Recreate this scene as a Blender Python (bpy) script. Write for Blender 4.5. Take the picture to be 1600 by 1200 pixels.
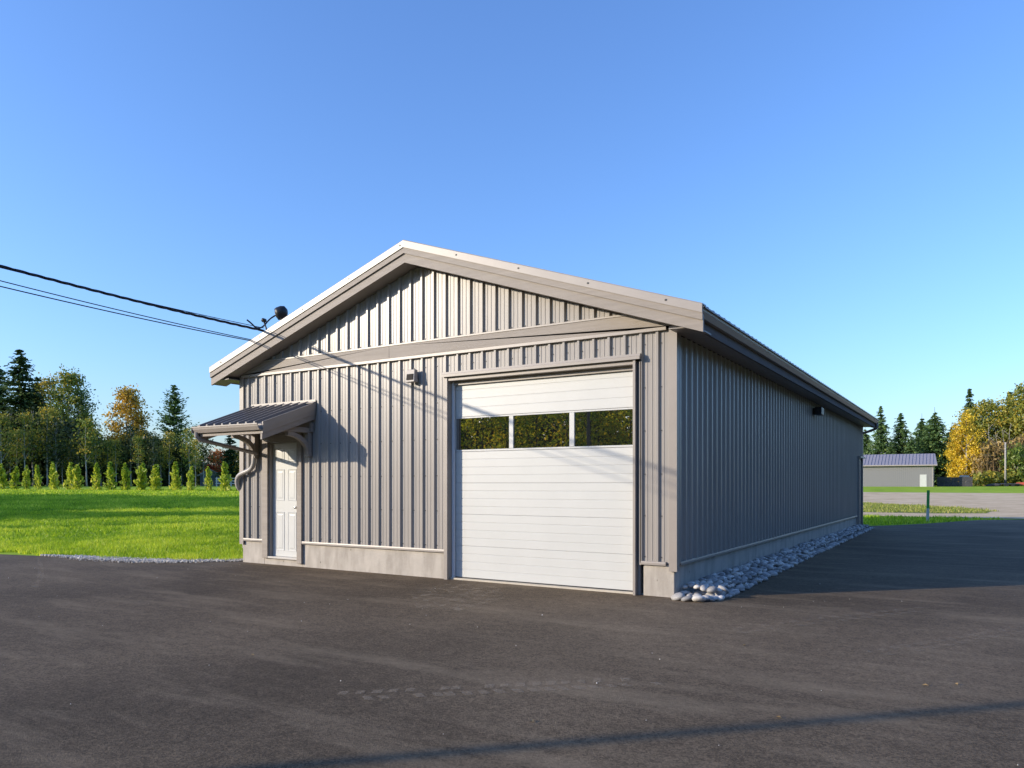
import bpy, bmesh, math, random
import numpy as np
from mathutils import Vector, Matrix, Euler

for o in list(bpy.data.objects):
    bpy.data.objects.remove(o, do_unlink=True)
S = bpy.context.scene
COL = S.collection
R = math.radians

# ------------------------------------------------------------------ camera
CAM = Vector((3.2033, -9.0148, 1.424))
YAW = -0.5553
FPX = 1169.53                       # focal length in units of a 1600 wide frame
cd = bpy.data.cameras.new('camera')
cam = bpy.data.objects.new('camera', cd); COL.objects.link(cam)
cam.location = CAM
cam.rotation_euler = (R(90), 0, -YAW)
cd.sensor_width = 36; cd.lens = 36 * FPX / 1600
cd.shift_y = (756.33 - 600) / 1600
cd.clip_start = 0.1; cd.clip_end = 6000
S.camera = cam

# ------------------------------------------------------------------ light
SUN_D = Vector((0.680, 0.687, -0.262)).normalized()
W_ = bpy.data.worlds.new('World'); S.world = W_; W_.use_nodes = True
nt = W_.node_tree
sky = nt.nodes.new('ShaderNodeTexSky'); sky.sky_type = 'NISHITA'; sky.sun_disc = False
sky.sun_elevation = R(15.2); sky.sun_rotation = R(224.7)
sky.altitude = 0; sky.air_density = 1.25; sky.dust_density = 0.9; sky.ozone_density = 5.0
bg = nt.nodes['Background']; bg.inputs['Strength'].default_value = 0.15
wb = nt.nodes.new('ShaderNodeMix'); wb.data_type = 'RGBA'; wb.blend_type = 'MULTIPLY'; wb.inputs[0].default_value = 1
wb.inputs[7].default_value = (.95, 1.0, 1.24, 1)          # camera white balance set for the low warm sun
nt.links.new(sky.outputs['Color'], wb.inputs[6]); nt.links.new(wb.outputs[2], bg.inputs['Color'])
sl = bpy.data.lights.new('sun', 'SUN'); sl.energy = 2.9; sl.angle = R(0.5); sl.color = (1.0, 0.87, 0.69)
so = bpy.data.objects.new('sun', sl); COL.objects.link(so)
so.rotation_euler = SUN_D.to_track_quat('-Z', 'Y').to_euler()
so.location = (-40, -40, 40)
S.view_settings.view_transform = 'Standard'; S.view_settings.look = 'None'
S.view_settings.exposure = 0.84; S.view_settings.gamma = 1.0
S.view_settings.use_curve_mapping = False

# ------------------------------------------------------------------ helpers
fwv = Vector((math.sin(YAW), math.cos(YAW), 0)); rtv = Vector((math.cos(YAW), -math.sin(YAW), 0))
def gp(u, d):                       # plan position at image column u and depth d
    p = CAM + fwv * d + rtv * ((u - 800) / FPX * d)
    return p.x, p.y

def lerp_tab(v, xs, ys): return np.interp(v, xs, ys)
def H(x, y):                        # terrain height
    x = np.asarray(x, float); y = np.asarray(y, float)
    dx = x - CAM.x; dy = y - CAM.y
    d = np.hypot(dx, dy)
    az = np.degrees(np.arctan2(dx, dy))
    left = lerp_tab(d, [0, 13, 25, 40, 66, 110, 300, 4000], [0, 0, .2, .42, .76, 1.1, 1.3, 1.3])
    right = lerp_tab(d, [0, 42, 52, 75, 120, 160, 300, 4000], [0, 0, .06, .3, .93, 1.1, 1.3, 1.3])
    k = np.clip((az + 52) / 16, 0, 1); k = np.where(az < -120, 0, k)
    z = left * (1 - k) + right * k
    e = np.clip((y + 2.2) / 9, 0, 1); e = e * e * (3 - 2 * e)
    return z * e

class MB:
    def __init__(s): s.v = []; s.f = []
    def add(s, vs, fs):
        n = len(s.v); s.v += [tuple(v) for v in vs]; s.f += [tuple(i + n for i in f) for f in fs]; return s
    def box(s, x0, x1, y0, y1, z0, z1):
        return s.add([(x0,y0,z0),(x1,y0,z0),(x1,y1,z0),(x0,y1,z0),(x0,y0,z1),(x1,y0,z1),(x1,y1,z1),(x0,y1,z1)],
                     [(3,2,1,0),(4,5,6,7),(0,1,5,4),(1,2,6,5),(2,3,7,6),(3,0,4,7)])
    def hexa(s, p):                 # 8 points ordered as box
        return s.add(p, [(3,2,1,0),(4,5,6,7),(0,1,5,4),(1,2,6,5),(2,3,7,6),(3,0,4,7)])
    def prism(s, poly, axis, a, b): # poly of 2-d points, extruded along axis
        def P(q, t):
            return {'x': (t, q[0], q[1]), 'y': (q[0], t, q[1]), 'z': (q[0], q[1], t)}[axis]
        n = len(poly)
        vs = [P(q, a) for q in poly] + [P(q, b) for q in poly]
        fs = [tuple(range(n))[::-1], tuple(range(n, 2*n))] + [(i, (i+1) % n, n + (i+1) % n, n + i) for i in range(n)]
        return s.add(vs, fs)
    def tube(s, pts, r, n=8, cap=True):
        pts = [Vector(p) for p in pts]; m = len(pts)
        rs = r if isinstance(r, (list, tuple)) else [r] * m
        vs = []; up = Vector((0.13, 0.21, 1)).normalized()
        for i, p in enumerate(pts):
            t = (pts[min(i+1, m-1)] - pts[max(i-1, 0)]).normalized()
            a = t.cross(up)
            if a.length < 1e-3: a = t.cross(Vector((1, 0, 0)))
            a.normalize(); b = t.cross(a)
            for k in range(n):
                q = 2 * math.pi * k / n
                vs.append(p + (a * math.cos(q) + b * math.sin(q)) * rs[i])
        fs = [(i*n + k, i*n + (k+1) % n, (i+1)*n + (k+1) % n, (i+1)*n + k) for i in range(m-1) for k in range(n)]
        if cap: fs += [tuple(range(n))[::-1], tuple(range((m-1)*n, m*n))]
        return s.add(vs, fs)
    def build(s, name, mat, parent=None, smooth=False, bevel=0, **tags):
        me = bpy.data.meshes.new(name); me.from_pydata(s.v, [], s.f)
        bm = bmesh.new(); bm.from_mesh(me)
        bmesh.ops.recalc_face_normals(bm, faces=bm.faces[:])
        bm.to_mesh(me); bm.free()
        return link(name, me, mat, parent, smooth, bevel, **tags)

def link(name, me, mat, parent=None, smooth=False, bevel=0, **tags):
    o = bpy.data.objects.new(name, me); COL.objects.link(o)
    if mat is not None and not me.materials: me.materials.append(mat)
    if parent: o.parent = parent
    if smooth:
        me.polygons.foreach_set('use_smooth', [True] * len(me.polygons))
    if bevel:
        b = o.modifiers.new('bevel', 'BEVEL'); b.width = bevel; b.segments = 2; b.limit_method = 'ANGLE'; b.angle_limit = R(40)
    for k, v in tags.items(): o[k] = v
    return o
def empty(name, loc=(0, 0, 0), rz=0, **tags):
    o = bpy.data.objects.new(name, None); COL.objects.link(o); o.location = loc; o.rotation_euler = (0, 0, rz)
    o.empty_display_size = .2
    for k, v in tags.items(): o[k] = v
    return o
def npmesh(name, V, F, tint=None):  # V (n,3), F (m,k)
    me = bpy.data.meshes.new(name); k = F.shape[1]
    me.vertices.add(len(V)); me.vertices.foreach_set('co', V.astype(np.float32).ravel())
    me.loops.add(F.size); me.loops.foreach_set('vertex_index', F.astype(np.int32).ravel())
    me.polygons.add(len(F)); me.polygons.foreach_set('loop_start', np.arange(0, F.size, k, dtype=np.int32))
    me.polygons.foreach_set('loop_total', np.full(len(F), k, dtype=np.int32))
    if tint is not None:
        a = me.attributes.new('tint', 'FLOAT', 'FACE'); a.data.foreach_set('value', tint.astype(np.float32))
    me.update(calc_edges=True)
    return me

# ------------------------------------------------------------------ materials
def mat(name, col, rough=.6, noise=0, scale=5, bump=0, bscale=60, metal=0, spec=.5, stretch=None, col2=None):
    m = bpy.data.materials.new(name); m.use_nodes = True
    t = m.node_tree; b = t.nodes['Principled BSDF']
    b.inputs['Base Color'].default_value = (*col, 1); b.inputs['Roughness'].default_value = rough
    b.inputs['Metallic'].default_value = metal; b.inputs['Specular IOR Level'].default_value = spec
    tc = t.nodes.new('ShaderNodeTexCoord'); src = tc.outputs['Object']
    if stretch:
        mp = t.nodes.new('ShaderNodeMapping'); mp.inputs['Scale'].default_value = stretch
        t.links.new(src, mp.inputs['Vector']); src = mp.outputs['Vector']
    if noise:
        n = t.nodes.new('ShaderNodeTexNoise'); n.inputs['Scale'].default_value = scale; n.inputs['Detail'].default_value = 6
        n.inputs['Roughness'].default_value = .65
        t.links.new(src, n.inputs['Vector'])
        r = t.nodes.new('ShaderNodeValToRGB')
        c2 = col2 or tuple(min(1, c * (1 + noise)) for c in col)
        r.color_ramp.elements[0].color = (*[c * (1 - noise) for c in col], 1); r.color_ramp.elements[0].position = .3
        r.color_ramp.elements[1].color = (*c2, 1); r.color_ramp.elements[1].position = .7
        t.links.new(n.outputs['Fac'], r.inputs['Fac']); t.links.new(r.outputs['Color'], b.inputs['Base Color'])
    if bump:
        n = t.nodes.new('ShaderNodeTexNoise'); n.inputs['Scale'].default_value = bscale; n.inputs['Detail'].default_value = 4
        t.links.new(src, n.inputs['Vector'])
        bp = t.nodes.new('ShaderNodeBump'); bp.inputs['Strength'].default_value = bump; bp.inputs['Distance'].default_value = .01
        t.links.new(n.outputs['Fac'], bp.inputs['Height']); t.links.new(bp.outputs['Normal'], b.inputs['Normal'])
    return m

def leafmat(name, stops, trans=.35, rough=.6):
    m = bpy.data.materials.new(name); m.use_nodes = True
    t = m.node_tree; t.nodes.clear()
    at = t.nodes.new('ShaderNodeAttribute'); at.attribute_name = 'tint'
    r = t.nodes.new('ShaderNodeValToRGB'); cr = r.color_ramp
    while len(cr.elements) < len(stops): cr.elements.new(.5)
    for e, (p, c) in zip(cr.elements, stops): e.position = p; e.color = (*c, 1)
    t.links.new(at.outputs['Fac'], r.inputs['Fac'])
    d = t.nodes.new('ShaderNodeBsdfDiffuse'); tr = t.nodes.new('ShaderNodeBsdfTranslucent')
    g = t.nodes.new('ShaderNodeBsdfGlossy'); g.inputs['Roughness'].default_value = .5
    mx = t.nodes.new('ShaderNodeMixShader'); mx.inputs[0].default_value = trans
    mg = t.nodes.new('ShaderNodeMixShader'); mg.inputs[0].default_value = .03
    o = t.nodes.new('ShaderNodeOutputMaterial')
    t.links.new(r.outputs['Color'], d.inputs['Color']); t.links.new(r.outputs['Color'], tr.inputs['Color'])
    t.links.new(d.outputs[0], mx.inputs[1]); t.links.new(tr.outputs[0], mx.inputs[2])
    t.links.new(mx.outputs[0], mg.inputs[1]); t.links.new(g.outputs[0], mg.inputs[2])
    t.links.new(mg.outputs[0], o.inputs['Surface'])
    return m

M = {}
M['siding'] = mat('painted_steel_siding', (.315, .290, .262), .32, .08, 1.6, .14, 6, spec=.32, stretch=(1, 1, .25))
M['trim'] = mat('taupe_metal_trim', (.29, .255, .222), .42, .06, 3, .04, 12)
M['flash'] = mat('glossy_metal_flashing', (.34, .30, .26), .38, .05, 3, .03, 10)
M['board'] = mat('painted_timber_board', (.275, .237, .20), .6, .14, 3, .25, 60, stretch=(.3, 1, 6))
M['soffit'] = mat('soffit_metal', (.27, .24, .21), .5, .05, 4)
M['roof'] = mat('roof_steel', (.17, .155, .15), .4, .06, 2)
M['fascia'] = mat('matt_fascia_paint', (.17, .15, .14), .85, .06, 3, spec=.08)
M['dark'] = mat('dark_interior', (.02, .02, .022), .8)
M['white'] = mat('white_door_paint', (.52, .525, .50), .42, .025, 2.5, .05, 40)
M['vinyl'] = mat('white_vinyl_stop', (.72, .73, .74), .4)
M['black'] = mat('black_plastic', (.012, .012, .014), .45)
M['rubber'] = mat('cable_black', (.012, .013, .018), .5)
M['galv'] = mat('galvanised_pipe', (.5, .5, .5), .4, .1, 20, metal=.6)
M['pipe'] = mat('taupe_pipe', (.40, .37, .33), .38, .06, 6)
M['steel'] = mat('brushed_steel', (.55, .53, .5), .3, metal=.9)
M['navy'] = mat('dark_door', (.035, .04, .06), .5)
M['pole'] = mat('weathered_pole', (.16, .12, .09), .85, .25, 8, .4, 40, stretch=(3, 3, .2))
M['bark'] = mat('grey_brown_bark', (.11, .09, .07), .9, .3, 6)
M['birch'] = mat('pale_bark', (.36, .33, .29), .85, .3, 5)
M['twig'] = mat('dry_twigs', (.30, .20, .09), .8, .3, 3)
M['shedwall'] = mat('grey_shed_steel', (.215, .21, .21), .5)
M['shedroof'] = mat('blue_grey_shed_roof', (.27, .255, .285), .7)
M['cwall'] = mat('shade_toned_blocks_dark_cover', (.05, .05, .056), .9, .3, 2)  # blocks: their shade is put into this dark colour; also the pile cover
M['red'] = mat('red_paint', (.42, .07, .03), .5)
M['postgreen'] = mat('green_marker_plastic', (.08, .42, .09), .5)
M['postwhite'] = mat('white_marker_plastic', (.62, .63, .62), .5)
M['housewall'] = mat('house_wall', (.25, .27, .31), .7)
M['gravelpiece'] = mat('crushed_stone', (.52, .48, .42), .9, .4, 7)
M['lens'] = mat('dark_lens', (.03, .026, .022), .7, spec=.15)

# concrete with pits and water stains
def concrete():
    m = mat('painted_concrete', (.44, .40, .345), .8, .10, 3.5, .35, 35)
    t = m.node_tree; b = t.nodes['Principled BSDF']
    base = b.inputs['Base Color'].links[0].from_socket
    tc = t.nodes.new('ShaderNodeTexCoord')
    v = t.nodes.new('ShaderNodeTexVoronoi'); v.inputs['Scale'].default_value = 7
    mp = t.nodes.new('ShaderNodeMapping'); mp.inputs['Scale'].default_value = (1, 1, .6)
    t.links.new(tc.outputs['Object'], mp.inputs['Vector']); t.links.new(mp.outputs['Vector'], v.inputs['Vector'])
    r = t.nodes.new('ShaderNodeValToRGB'); r.color_ramp.elements[0].position = .05; r.color_ramp.elements[1].position = .09
    r.color_ramp.elements[0].color = (.45, .45, .45, 1)
    t.links.new(v.outputs['Distance'], r.inputs['Fac'])
    n = t.nodes.new('ShaderNodeTexNoise'); n.inputs['Scale'].default_value = 2.2; n.inputs['Detail'].default_value = 8
    mp2 = t.nodes.new('ShaderNodeMapping'); mp2.inputs['Scale'].default_value = (2.5, 2.5, .7)
    t.links.new(tc.outputs['Object'], mp2.inputs['Vector']); t.links.new(mp2.outputs['Vector'], n.inputs['Vector'])
    r2 = t.nodes.new('ShaderNodeValToRGB'); r2.color_ramp.elements[0].position = .38; r2.color_ramp.elements[1].position = .56
    r2.color_ramp.elements[0].color = (.78, .77, .76, 1)
    t.links.new(n.outputs['Fac'], r2.inputs['Fac'])
    m1 = t.nodes.new('ShaderNodeMix'); m1.data_type = 'RGBA'; m1.blend_type = 'MULTIPLY'; m1.inputs[0].default_value = 1
    m2 = t.nodes.new('ShaderNodeMix'); m2.data_type = 'RGBA'; m2.blend_type = 'MULTIPLY'; m2.inputs[0].default_value = 1
    t.links.new(base, m1.inputs[6]); t.links.new(r.outputs['Color'], m1.inputs[7])
    t.links.new(m1.outputs[2], m2.inputs[6]); t.links.new(r2.outputs['Color'], m2.inputs[7])
    t.links.new(m2.outputs[2], b.inputs['Base Color'])
    return m
M['concrete'] = concrete()

def glass():
    m = bpy.data.materials.new('window_glass'); m.use_nodes = True
    b = m.node_tree.nodes['Principled BSDF']
    b.inputs['Base Color'].default_value = (.010, .010, .009, 1); b.inputs['Roughness'].default_value = .01
    b.inputs['IOR'].default_value = 3.5
    t = m.node_tree
    tc = t.nodes.new('ShaderNodeTexCoord'); n = t.nodes.new('ShaderNodeTexNoise'); n.inputs['Scale'].default_value = 2.0
    bp = t.nodes.new('ShaderNodeBump'); bp.inputs['Strength'].default_value = .012; bp.inputs['Distance'].default_value = .03
    t.links.new(tc.outputs['Object'], n.inputs['Vector']); t.links.new(n.outputs['Fac'], bp.inputs['Height']); t.links.new(bp.outputs['Normal'], b.inputs['Normal'])
    return m
M['glass'] = glass()

def asphalt():
    m = bpy.data.materials.new('asphalt'); m.use_nodes = True
    t = m.node_tree; b = t.nodes['Principled BSDF']; N = t.nodes.new; L = t.links.new
    tc = N('ShaderNodeTexCoord')
    def noise(scale, detail, mapscale=None, rough=.6, rot=0):
        n = N('ShaderNodeTexNoise'); n.inputs['Scale'].default_value = scale; n.inputs['Detail'].default_value = detail; n.inputs['Roughness'].default_value = rough
        if mapscale:
            mp = N('ShaderNodeMapping'); mp.inputs['Scale'].default_value = mapscale; mp.inputs['Rotation'].default_value = (0, 0, rot)
            L(tc.outputs['Object'], mp.inputs['Vector']); L(mp.outputs['Vector'], n.inputs['Vector'])
        else: L(tc.outputs['Object'], n.inputs['Vector'])
        return n.outputs['Fac']
    def ramp(src, a, ca, b_, cb):
        r = N('ShaderNodeValToRGB'); e = r.color_ramp.elements
        e[0].position = a; e[0].color = (*ca, 1); e[1].position = b_; e[1].color = (*cb, 1); L(src, r.inputs['Fac']); return r.outputs['Color']
    def mix(fac, A, B, mode='MIX'):
        x = N('ShaderNodeMix'); x.data_type = 'RGBA'; x.blend_type = mode
        if isinstance(fac, float): x.inputs[0].default_value = fac
        else: L(fac, x.inputs[0])
        L(A, x.inputs[6]); L(B, x.inputs[7]) if not isinstance(B, tuple) else None
        if isinstance(B, tuple): x.inputs[7].default_value = (*B, 1)
        return x.outputs[2]
    base = ramp(noise(.22, 6), .33, (.080, .059, .038), .68, (.185, .137, .088))
    vo = N('ShaderNodeTexVoronoi'); vo.inputs['Scale'].default_value = 85; L(tc.outputs['Object'], vo.inputs['Vector'])
    sp = N('ShaderNodeSeparateColor'); L(vo.outputs['Color'], sp.inputs[0])
    stones = ramp(sp.outputs[0], .05, (.40, .40, .40), .95, (1.75, 1.72, 1.65))
    c = mix(.5, base, stones, 'MULTIPLY')
    vo2 = N('ShaderNodeTexVoronoi'); vo2.inputs['Scale'].default_value = 32; L(tc.outputs['Object'], vo2.inputs['Vector'])
    sp2 = N('ShaderNodeSeparateColor'); L(vo2.outputs['Color'], sp2.inputs[0])
    c = mix(.22, c, ramp(sp2.outputs[1], .0, (.62, .62, .62), 1., (1.35, 1.35, 1.35)), 'MULTIPLY')
    c = mix(.8, c, ramp(noise(9, 6, None, .75), .3, (.70, .70, .70), .7, (1.28, 1.27, 1.25)), 'MULTIPLY')
    # drifts of pale dust, dragged along the driving direction
    d1 = ramp(noise(1.1, 9, (.35, 1.7, 1), .68, R(-38)), (.50), (0, 0, 0), .74, (1, 1, 1))
    d2 = ramp(noise(2.6, 8, (.5, 1.5, 1), .7, R(20)), .60, (0, 0, 0), .82, (1, 1, 1))
    c = mix(mulv(t, d1, .5), c, (.33, .25, .16))
    c = mix(mulv(t, d2, .35), c, (.37, .285, .19))
    L(c, b.inputs['Base Color'])
    b.inputs['Roughness'].default_value = .88; b.inputs['Specular IOR Level'].default_value = .15
    bp = N('ShaderNodeBump'); bp.inputs['Strength'].default_value = .8; bp.inputs['Distance'].default_value = .006
    L(noise(110, 4), bp.inputs['Height']); L(bp.outputs['Normal'], b.inputs['Normal'])
    return m
def mulv(t, col, f):
    n = t.nodes.new('ShaderNodeMath'); n.operation = 'MULTIPLY'; n.inputs[1].default_value = f
    t.links.new(col, n.inputs[0]); return n.outputs[0]
M['asphalt'] = asphalt()

def dustmat(name, col, lo, hi, amt, scale=9):
    m = bpy.data.materials.new(name); m.use_nodes = True
    t = m.node_tree; b = t.nodes['Principled BSDF']; b.inputs['Base Color'].default_value = (*col, 1); b.inputs['Roughness'].default_value = .95
    tc = t.nodes.new('ShaderNodeTexCoord'); n = t.nodes.new('ShaderNodeTexNoise'); n.inputs['Scale'].default_value = scale; n.inputs['Detail'].default_value = 7; n.inputs['Roughness'].default_value = .75
    t.links.new(tc.outputs['Object'], n.inputs['Vector'])
    r = t.nodes.new('ShaderNodeValToRGB'); r.color_ramp.elements[0].position = lo; r.color_ramp.elements[1].position = hi
    r.color_ramp.elements[1].color = (amt, amt, amt, 1)
    t.links.new(n.outputs['Fac'], r.inputs['Fac']); t.links.new(r.outputs['Color'], b.inputs['Alpha'])
    return m
M['dust_faint'] = dustmat('faint_tyre_dust', (.40, .31, .21), .25, .65, .26, 30)
M['dust'] = dustmat('tyre_dust', (.40, .31, .21), .25, .68, .46, 45)

def groundmat(name, cols, scale, bump=.5, bscale=20):
    m = bpy.data.materials.new(name); m.use_nodes = True
    t = m.node_tree; b = t.nodes['Principled BSDF']; b.inputs['Roughness'].default_value = .95; b.inputs['Specular IOR Level'].default_value = .1
    tc = t.nodes.new('ShaderNodeTexCoord')
    n = t.nodes.new('ShaderNodeTexNoise'); n.inputs['Scale'].default_value = scale; n.inputs['Detail'].default_value = 9; n.inputs['Roughness'].default_value = .7
    t.links.new(tc.outputs['Object'], n.inputs['Vector'])
    r = t.nodes.new('ShaderNodeValToRGB'); cr = r.color_ramp
    while len(cr.elements) < len(cols): cr.elements.new(.5)
    for e, (p, c) in zip(cr.elements, cols): e.position = p; e.color = (*c, 1)
    t.links.new(n.outputs['Fac'], r.inputs['Fac']); t.links.new(r.outputs['Color'], b.inputs['Base Color'])
    n2 = t.nodes.new('ShaderNodeTexNoise'); n2.inputs['Scale'].default_value = bscale; n2.inputs['Detail'].default_value = 5
    t.links.new(tc.outputs['Object'], n2.inputs['Vector'])
    bp = t.nodes.new('ShaderNodeBump'); bp.inputs['Strength'].default_value = bump; bp.inputs['Distance'].default_value = .05
    t.links.new(n2.outputs['Fac'], bp.inputs['Height']); t.links.new(bp.outputs['Normal'], b.inputs['Normal'])
    return m
M['lawn'] = groundmat('lawn_ground', [(.3, (.20, .31, .02)), (.55, (.34, .46, .03)), (.75, (.50, .54, .06))], .5, .15)
M['drygrass'] = groundmat('dry_grass_ground', [(.3, (.09, .15, .02)), (.5, (.20, .22, .05)), (.72, (.33, .27, .13))], .9)
M['gravel'] = groundmat('gravel_ground', [(.3, (.50, .35, .19)), (.5, (.68, .50, .30)), (.72, (.82, .63, .40))], .6, .15, 30)

G_ = lambda *a: list(a)
M['grass'] = leafmat('grass_blades', [(0, (.14, .27, .010)), (.5, (.40, .56, .02)), (1, (.80, .80, .08))], .5)
M['grassdry'] = leafmat('dry_grass_blades', [(0, (.16, .25, .02)), (.5, (.38, .40, .06)), (1, (.58, .48, .2))], .4)
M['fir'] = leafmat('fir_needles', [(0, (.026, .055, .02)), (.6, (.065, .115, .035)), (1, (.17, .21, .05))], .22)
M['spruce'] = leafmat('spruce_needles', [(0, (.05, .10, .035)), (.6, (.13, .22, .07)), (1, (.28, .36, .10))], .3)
M['green'] = leafmat('green_leaves', [(0, (.08, .13, .025)), (.5, (.19, .26, .045)), (.85, (.40, .36, .05)), (1, (.60, .42, .04))], .35)
M['olive'] = leafmat('turning_leaves', [(0, (.09, .14, .025)), (.5, (.28, .29, .045)), (1, (.64, .44, .05))], .35)
M['orange'] = leafmat('orange_leaves', [(0, (.22, .18, .03)), (.4, (.58, .36, .04)), (1, (.85, .55, .06))], .35)
M['yellow'] = leafmat('yellow_leaves', [(0, (.34, .26, .02)), (.35, (.74, .50, .03)), (1, (.88, .66, .06))], .45)
M['redleaf'] = leafmat('red_leaves', [(0, (.26, .06, .02)), (.5, (.58, .14, .03)), (1, (.75, .30, .05))], .4)
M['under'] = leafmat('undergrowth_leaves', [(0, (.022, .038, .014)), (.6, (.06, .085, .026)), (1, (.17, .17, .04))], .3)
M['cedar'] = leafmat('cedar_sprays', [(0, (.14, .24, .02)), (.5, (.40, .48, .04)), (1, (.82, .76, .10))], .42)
M['tan'] = leafmat('tan_brush', [(0, (.16, .12, .04)), (.5, (.36, .25, .09)), (1, (.55, .40, .15))], .3)
M['hedge'] = leafmat('backlit_leaves', [(0, (.16, .24, .02)), (.5, (.40, .46, .04)), (.8, (.70, .58, .04)), (1, (.80, .54, .03))], .7)

# ------------------------------------------------------------------ ground
def terrain():
    rs = np.array([0, 2, 4, 6, 8, 10, 12, 14, 17, 20, 24, 28, 33, 38, 44, 50, 58, 66, 75, 85, 97, 110, 125, 140, 160, 200, 260, 350, 600, 1200, 2500, 4500.])
    na = 144; V = [(CAM.x, CAM.y, 0)]
    for r in rs[1:]:
        for k in range(na):
            a = 2 * math.pi * k / na; V.append((CAM.x + r * math.sin(a), CAM.y + r * math.cos(a), 0))
    V = np.array(V); V[:, 2] = H(V[:, 0], V[:, 1]) - .006
    F = [(0, 1 + k, 1 + (k + 1) % na) for k in range(na)]
    for i in range(len(rs) - 2):
        b0 = 1 + i * na; b1 = b0 + na
        F += [(b0 + k, b1 + k, b1 + (k + 1) % na, b0 + (k + 1) % na) for k in range(na)]
    me = bpy.data.meshes.new('ground'); me.from_pydata([tuple(v) for v in V], [], F)
    o = link('ground', me, M['lawn'], None, True, kind='structure')
    bm = bmesh.new(); bm.from_mesh(me); bmesh.ops.recalc_face_normals(bm, faces=bm.faces[:]); 
    if bm.faces[0].normal.z < 0: bmesh.ops.reverse_faces(bm, faces=bm.faces[:])
    bm.to_mesh(me); bm.free()
terrain()

EDGE = [(-70, -9.0), (-30, -4.2), (-20, -2.55), (-13.6, -1.6), (-12, -1.25), (-10.9, -1.15), (-10.0, -1.02), (-9.2, -.72), (-8.6, -.2), (-8.3, .12)]
def edge_y(x): return np.interp(x, [p[0] for p in EDGE], [p[1] for p in EDGE])
def sheet(name, pts, m, z, **tags):
    me = bpy.data.meshes.new(name); me.from_pydata([(x, y, z) for x, y in pts], [], [tuple(range(len(pts)))])
    bm = bmesh.new(); bm.from_mesh(me); bmesh.ops.triangulate(bm, faces=bm.faces[:])
    for f in bm.faces:
        if f.normal.z < 0: f.normal_flip()
    bm.to_mesh(me); bm.free()
    return link(name, me, m, None, **tags)
sheet('asphalt_drive', EDGE + [(-6, .2), (-.6, 17), (-.35, 18.6), (.06, 18.9), (1.0, 20.2), (1.72, 21.8), (2.6, 24.2), (3.3, 25.9), (4.6, 27.2), (7, 28.0), (12, 28.6), (40, 30), (45, -16), (-70, -19)],
      M['asphalt'], .004, kind='structure')

def strip(name, rows, m, off, n=14, **tags):  # rows: list of (left xy, right xy), draped on the terrain
    V = []; F = []
    for (a, b) in rows:
        for i in range(n + 1):
            t = i / n; x = a[0] + (b[0] - a[0]) * t; y = a[1] + (b[1] - a[1]) * t
            V.append((x, y, float(H(x, y)) + off))
    for j in range(len(rows) - 1):
        for i in range(n):
            p = j * (n + 1) + i; F.append((p, p + 1, p + n + 2, p + n + 1))
    me = bpy.data.meshes.new(name); me.from_pydata(V, [], F)
    return link(name, me, m, None, True, **tags)
rows = []
for y0, y1 in ((26.8, 27.8), (30, 30), (34, 34), (40, 40), (48, 48), (56, 56), (64, 64), (72, 71), (78, 76), (82, 78)):
    rows.append(((-45, y0 + 1), (70, y1)))
strip('gravel_yard', rows, M['gravel'], .012, 30, kind='structure')
prow = [((-30, 32.6), (1.6, 32.2)), ((-30, 34), (3.6, 33.4)), ((-30, 38), (3.9, 37)), ((-30, 43), (2.6, 41)), ((-30, 48), (-.5, 45)), ((-30, 51), (-5, 49))]
strip('dry_grass_patch', prow, M['drygrass'], .022, 12, kind='structure')

# grass blades -----------------------------------------------------
rng = np.random.default_rng(7)
def blades(px, py, hgt, wid, tint):
    n = len(px); z = H(px, py) - .01
    a = rng.uniform(0, 2 * np.pi, n); lean = rng.uniform(.1, .7, n); la = rng.uniform(0, 2 * np.pi, n)
    dx = np.cos(a) * wid / 2; dy = np.sin(a) * wid / 2
    V = np.zeros((n, 3, 3))
    V[:, 0] = np.stack([px - dx, py - dy, z], 1); V[:, 1] = np.stack([px + dx, py + dy, z], 1)
    V[:, 2] = np.stack([px + np.cos(la) * lean * hgt, py + np.sin(la) * lean * hgt, z + hgt], 1)
    return V.reshape(-1, 3), np.arange(3 * n).reshape(n, 3), tint
def lawn_grass():
    P = []
    def ring(r0, r1, n, h, w):
        r = np.sqrt(rng.uniform(r0 * r0, r1 * r1, n)); a = np.radians(rng.uniform(-72, -46, n))
        x = CAM.x + r * np.sin(a); y = CAM.y + r * np.cos(a)
        wob = .12 * np.sin(x * 3.1) + .07 * np.sin(x * 7.7 + 1)
        ok = (y > edge_y(x) + .22 + wob) & (x < -8.35)
        x, y = x[ok], y[ok]
        patch = np.sin(x * .9 + 1.3 * np.sin(y * .6)) * np.sin(y * 1.1 + .7 * np.sin(x * .8))
        hh = h * rng.uniform(.45, 1.25, len(x)) * (1 + .25 * patch)
        p2 = np.sin(x * 2.7 + 2 * np.sin(y * 1.9)) * np.sin(y * 3.1 + 1.5 * np.sin(x * 2.2))
        hh *= (1 + .35 * p2); ti = np.clip(.40 + .22 * patch + .16 * p2 + rng.normal(0, .24, len(x)), 0, 1)
        ti = np.clip(ti + .40 * np.exp(-(y - edge_y(x)) / .45), 0, 1)
        P.append((x, y, hh, np.full(len(x), w) * rng.uniform(.6, 1.3, len(x)), ti))
    ring(9.5, 16, 70000, .085, .012); ring(16, 22, 90000, .095, .018); ring(22, 34, 110000, .10, .028)
    ring(34, 52, 90000, .11, .05); ring(52, 80, 70000, .12, .09)
    x, y, h, w, t = [np.concatenate(c) for c in zip(*P)]
    V, F, T = blades(x, y, h, w, t)
    link('lawn_grass', npmesh('lawn_grass', V, F, T), M['grass'], None, kind='stuff', label='bright green lawn grass left of the building', category='grass')
lawn_grass()
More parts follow.
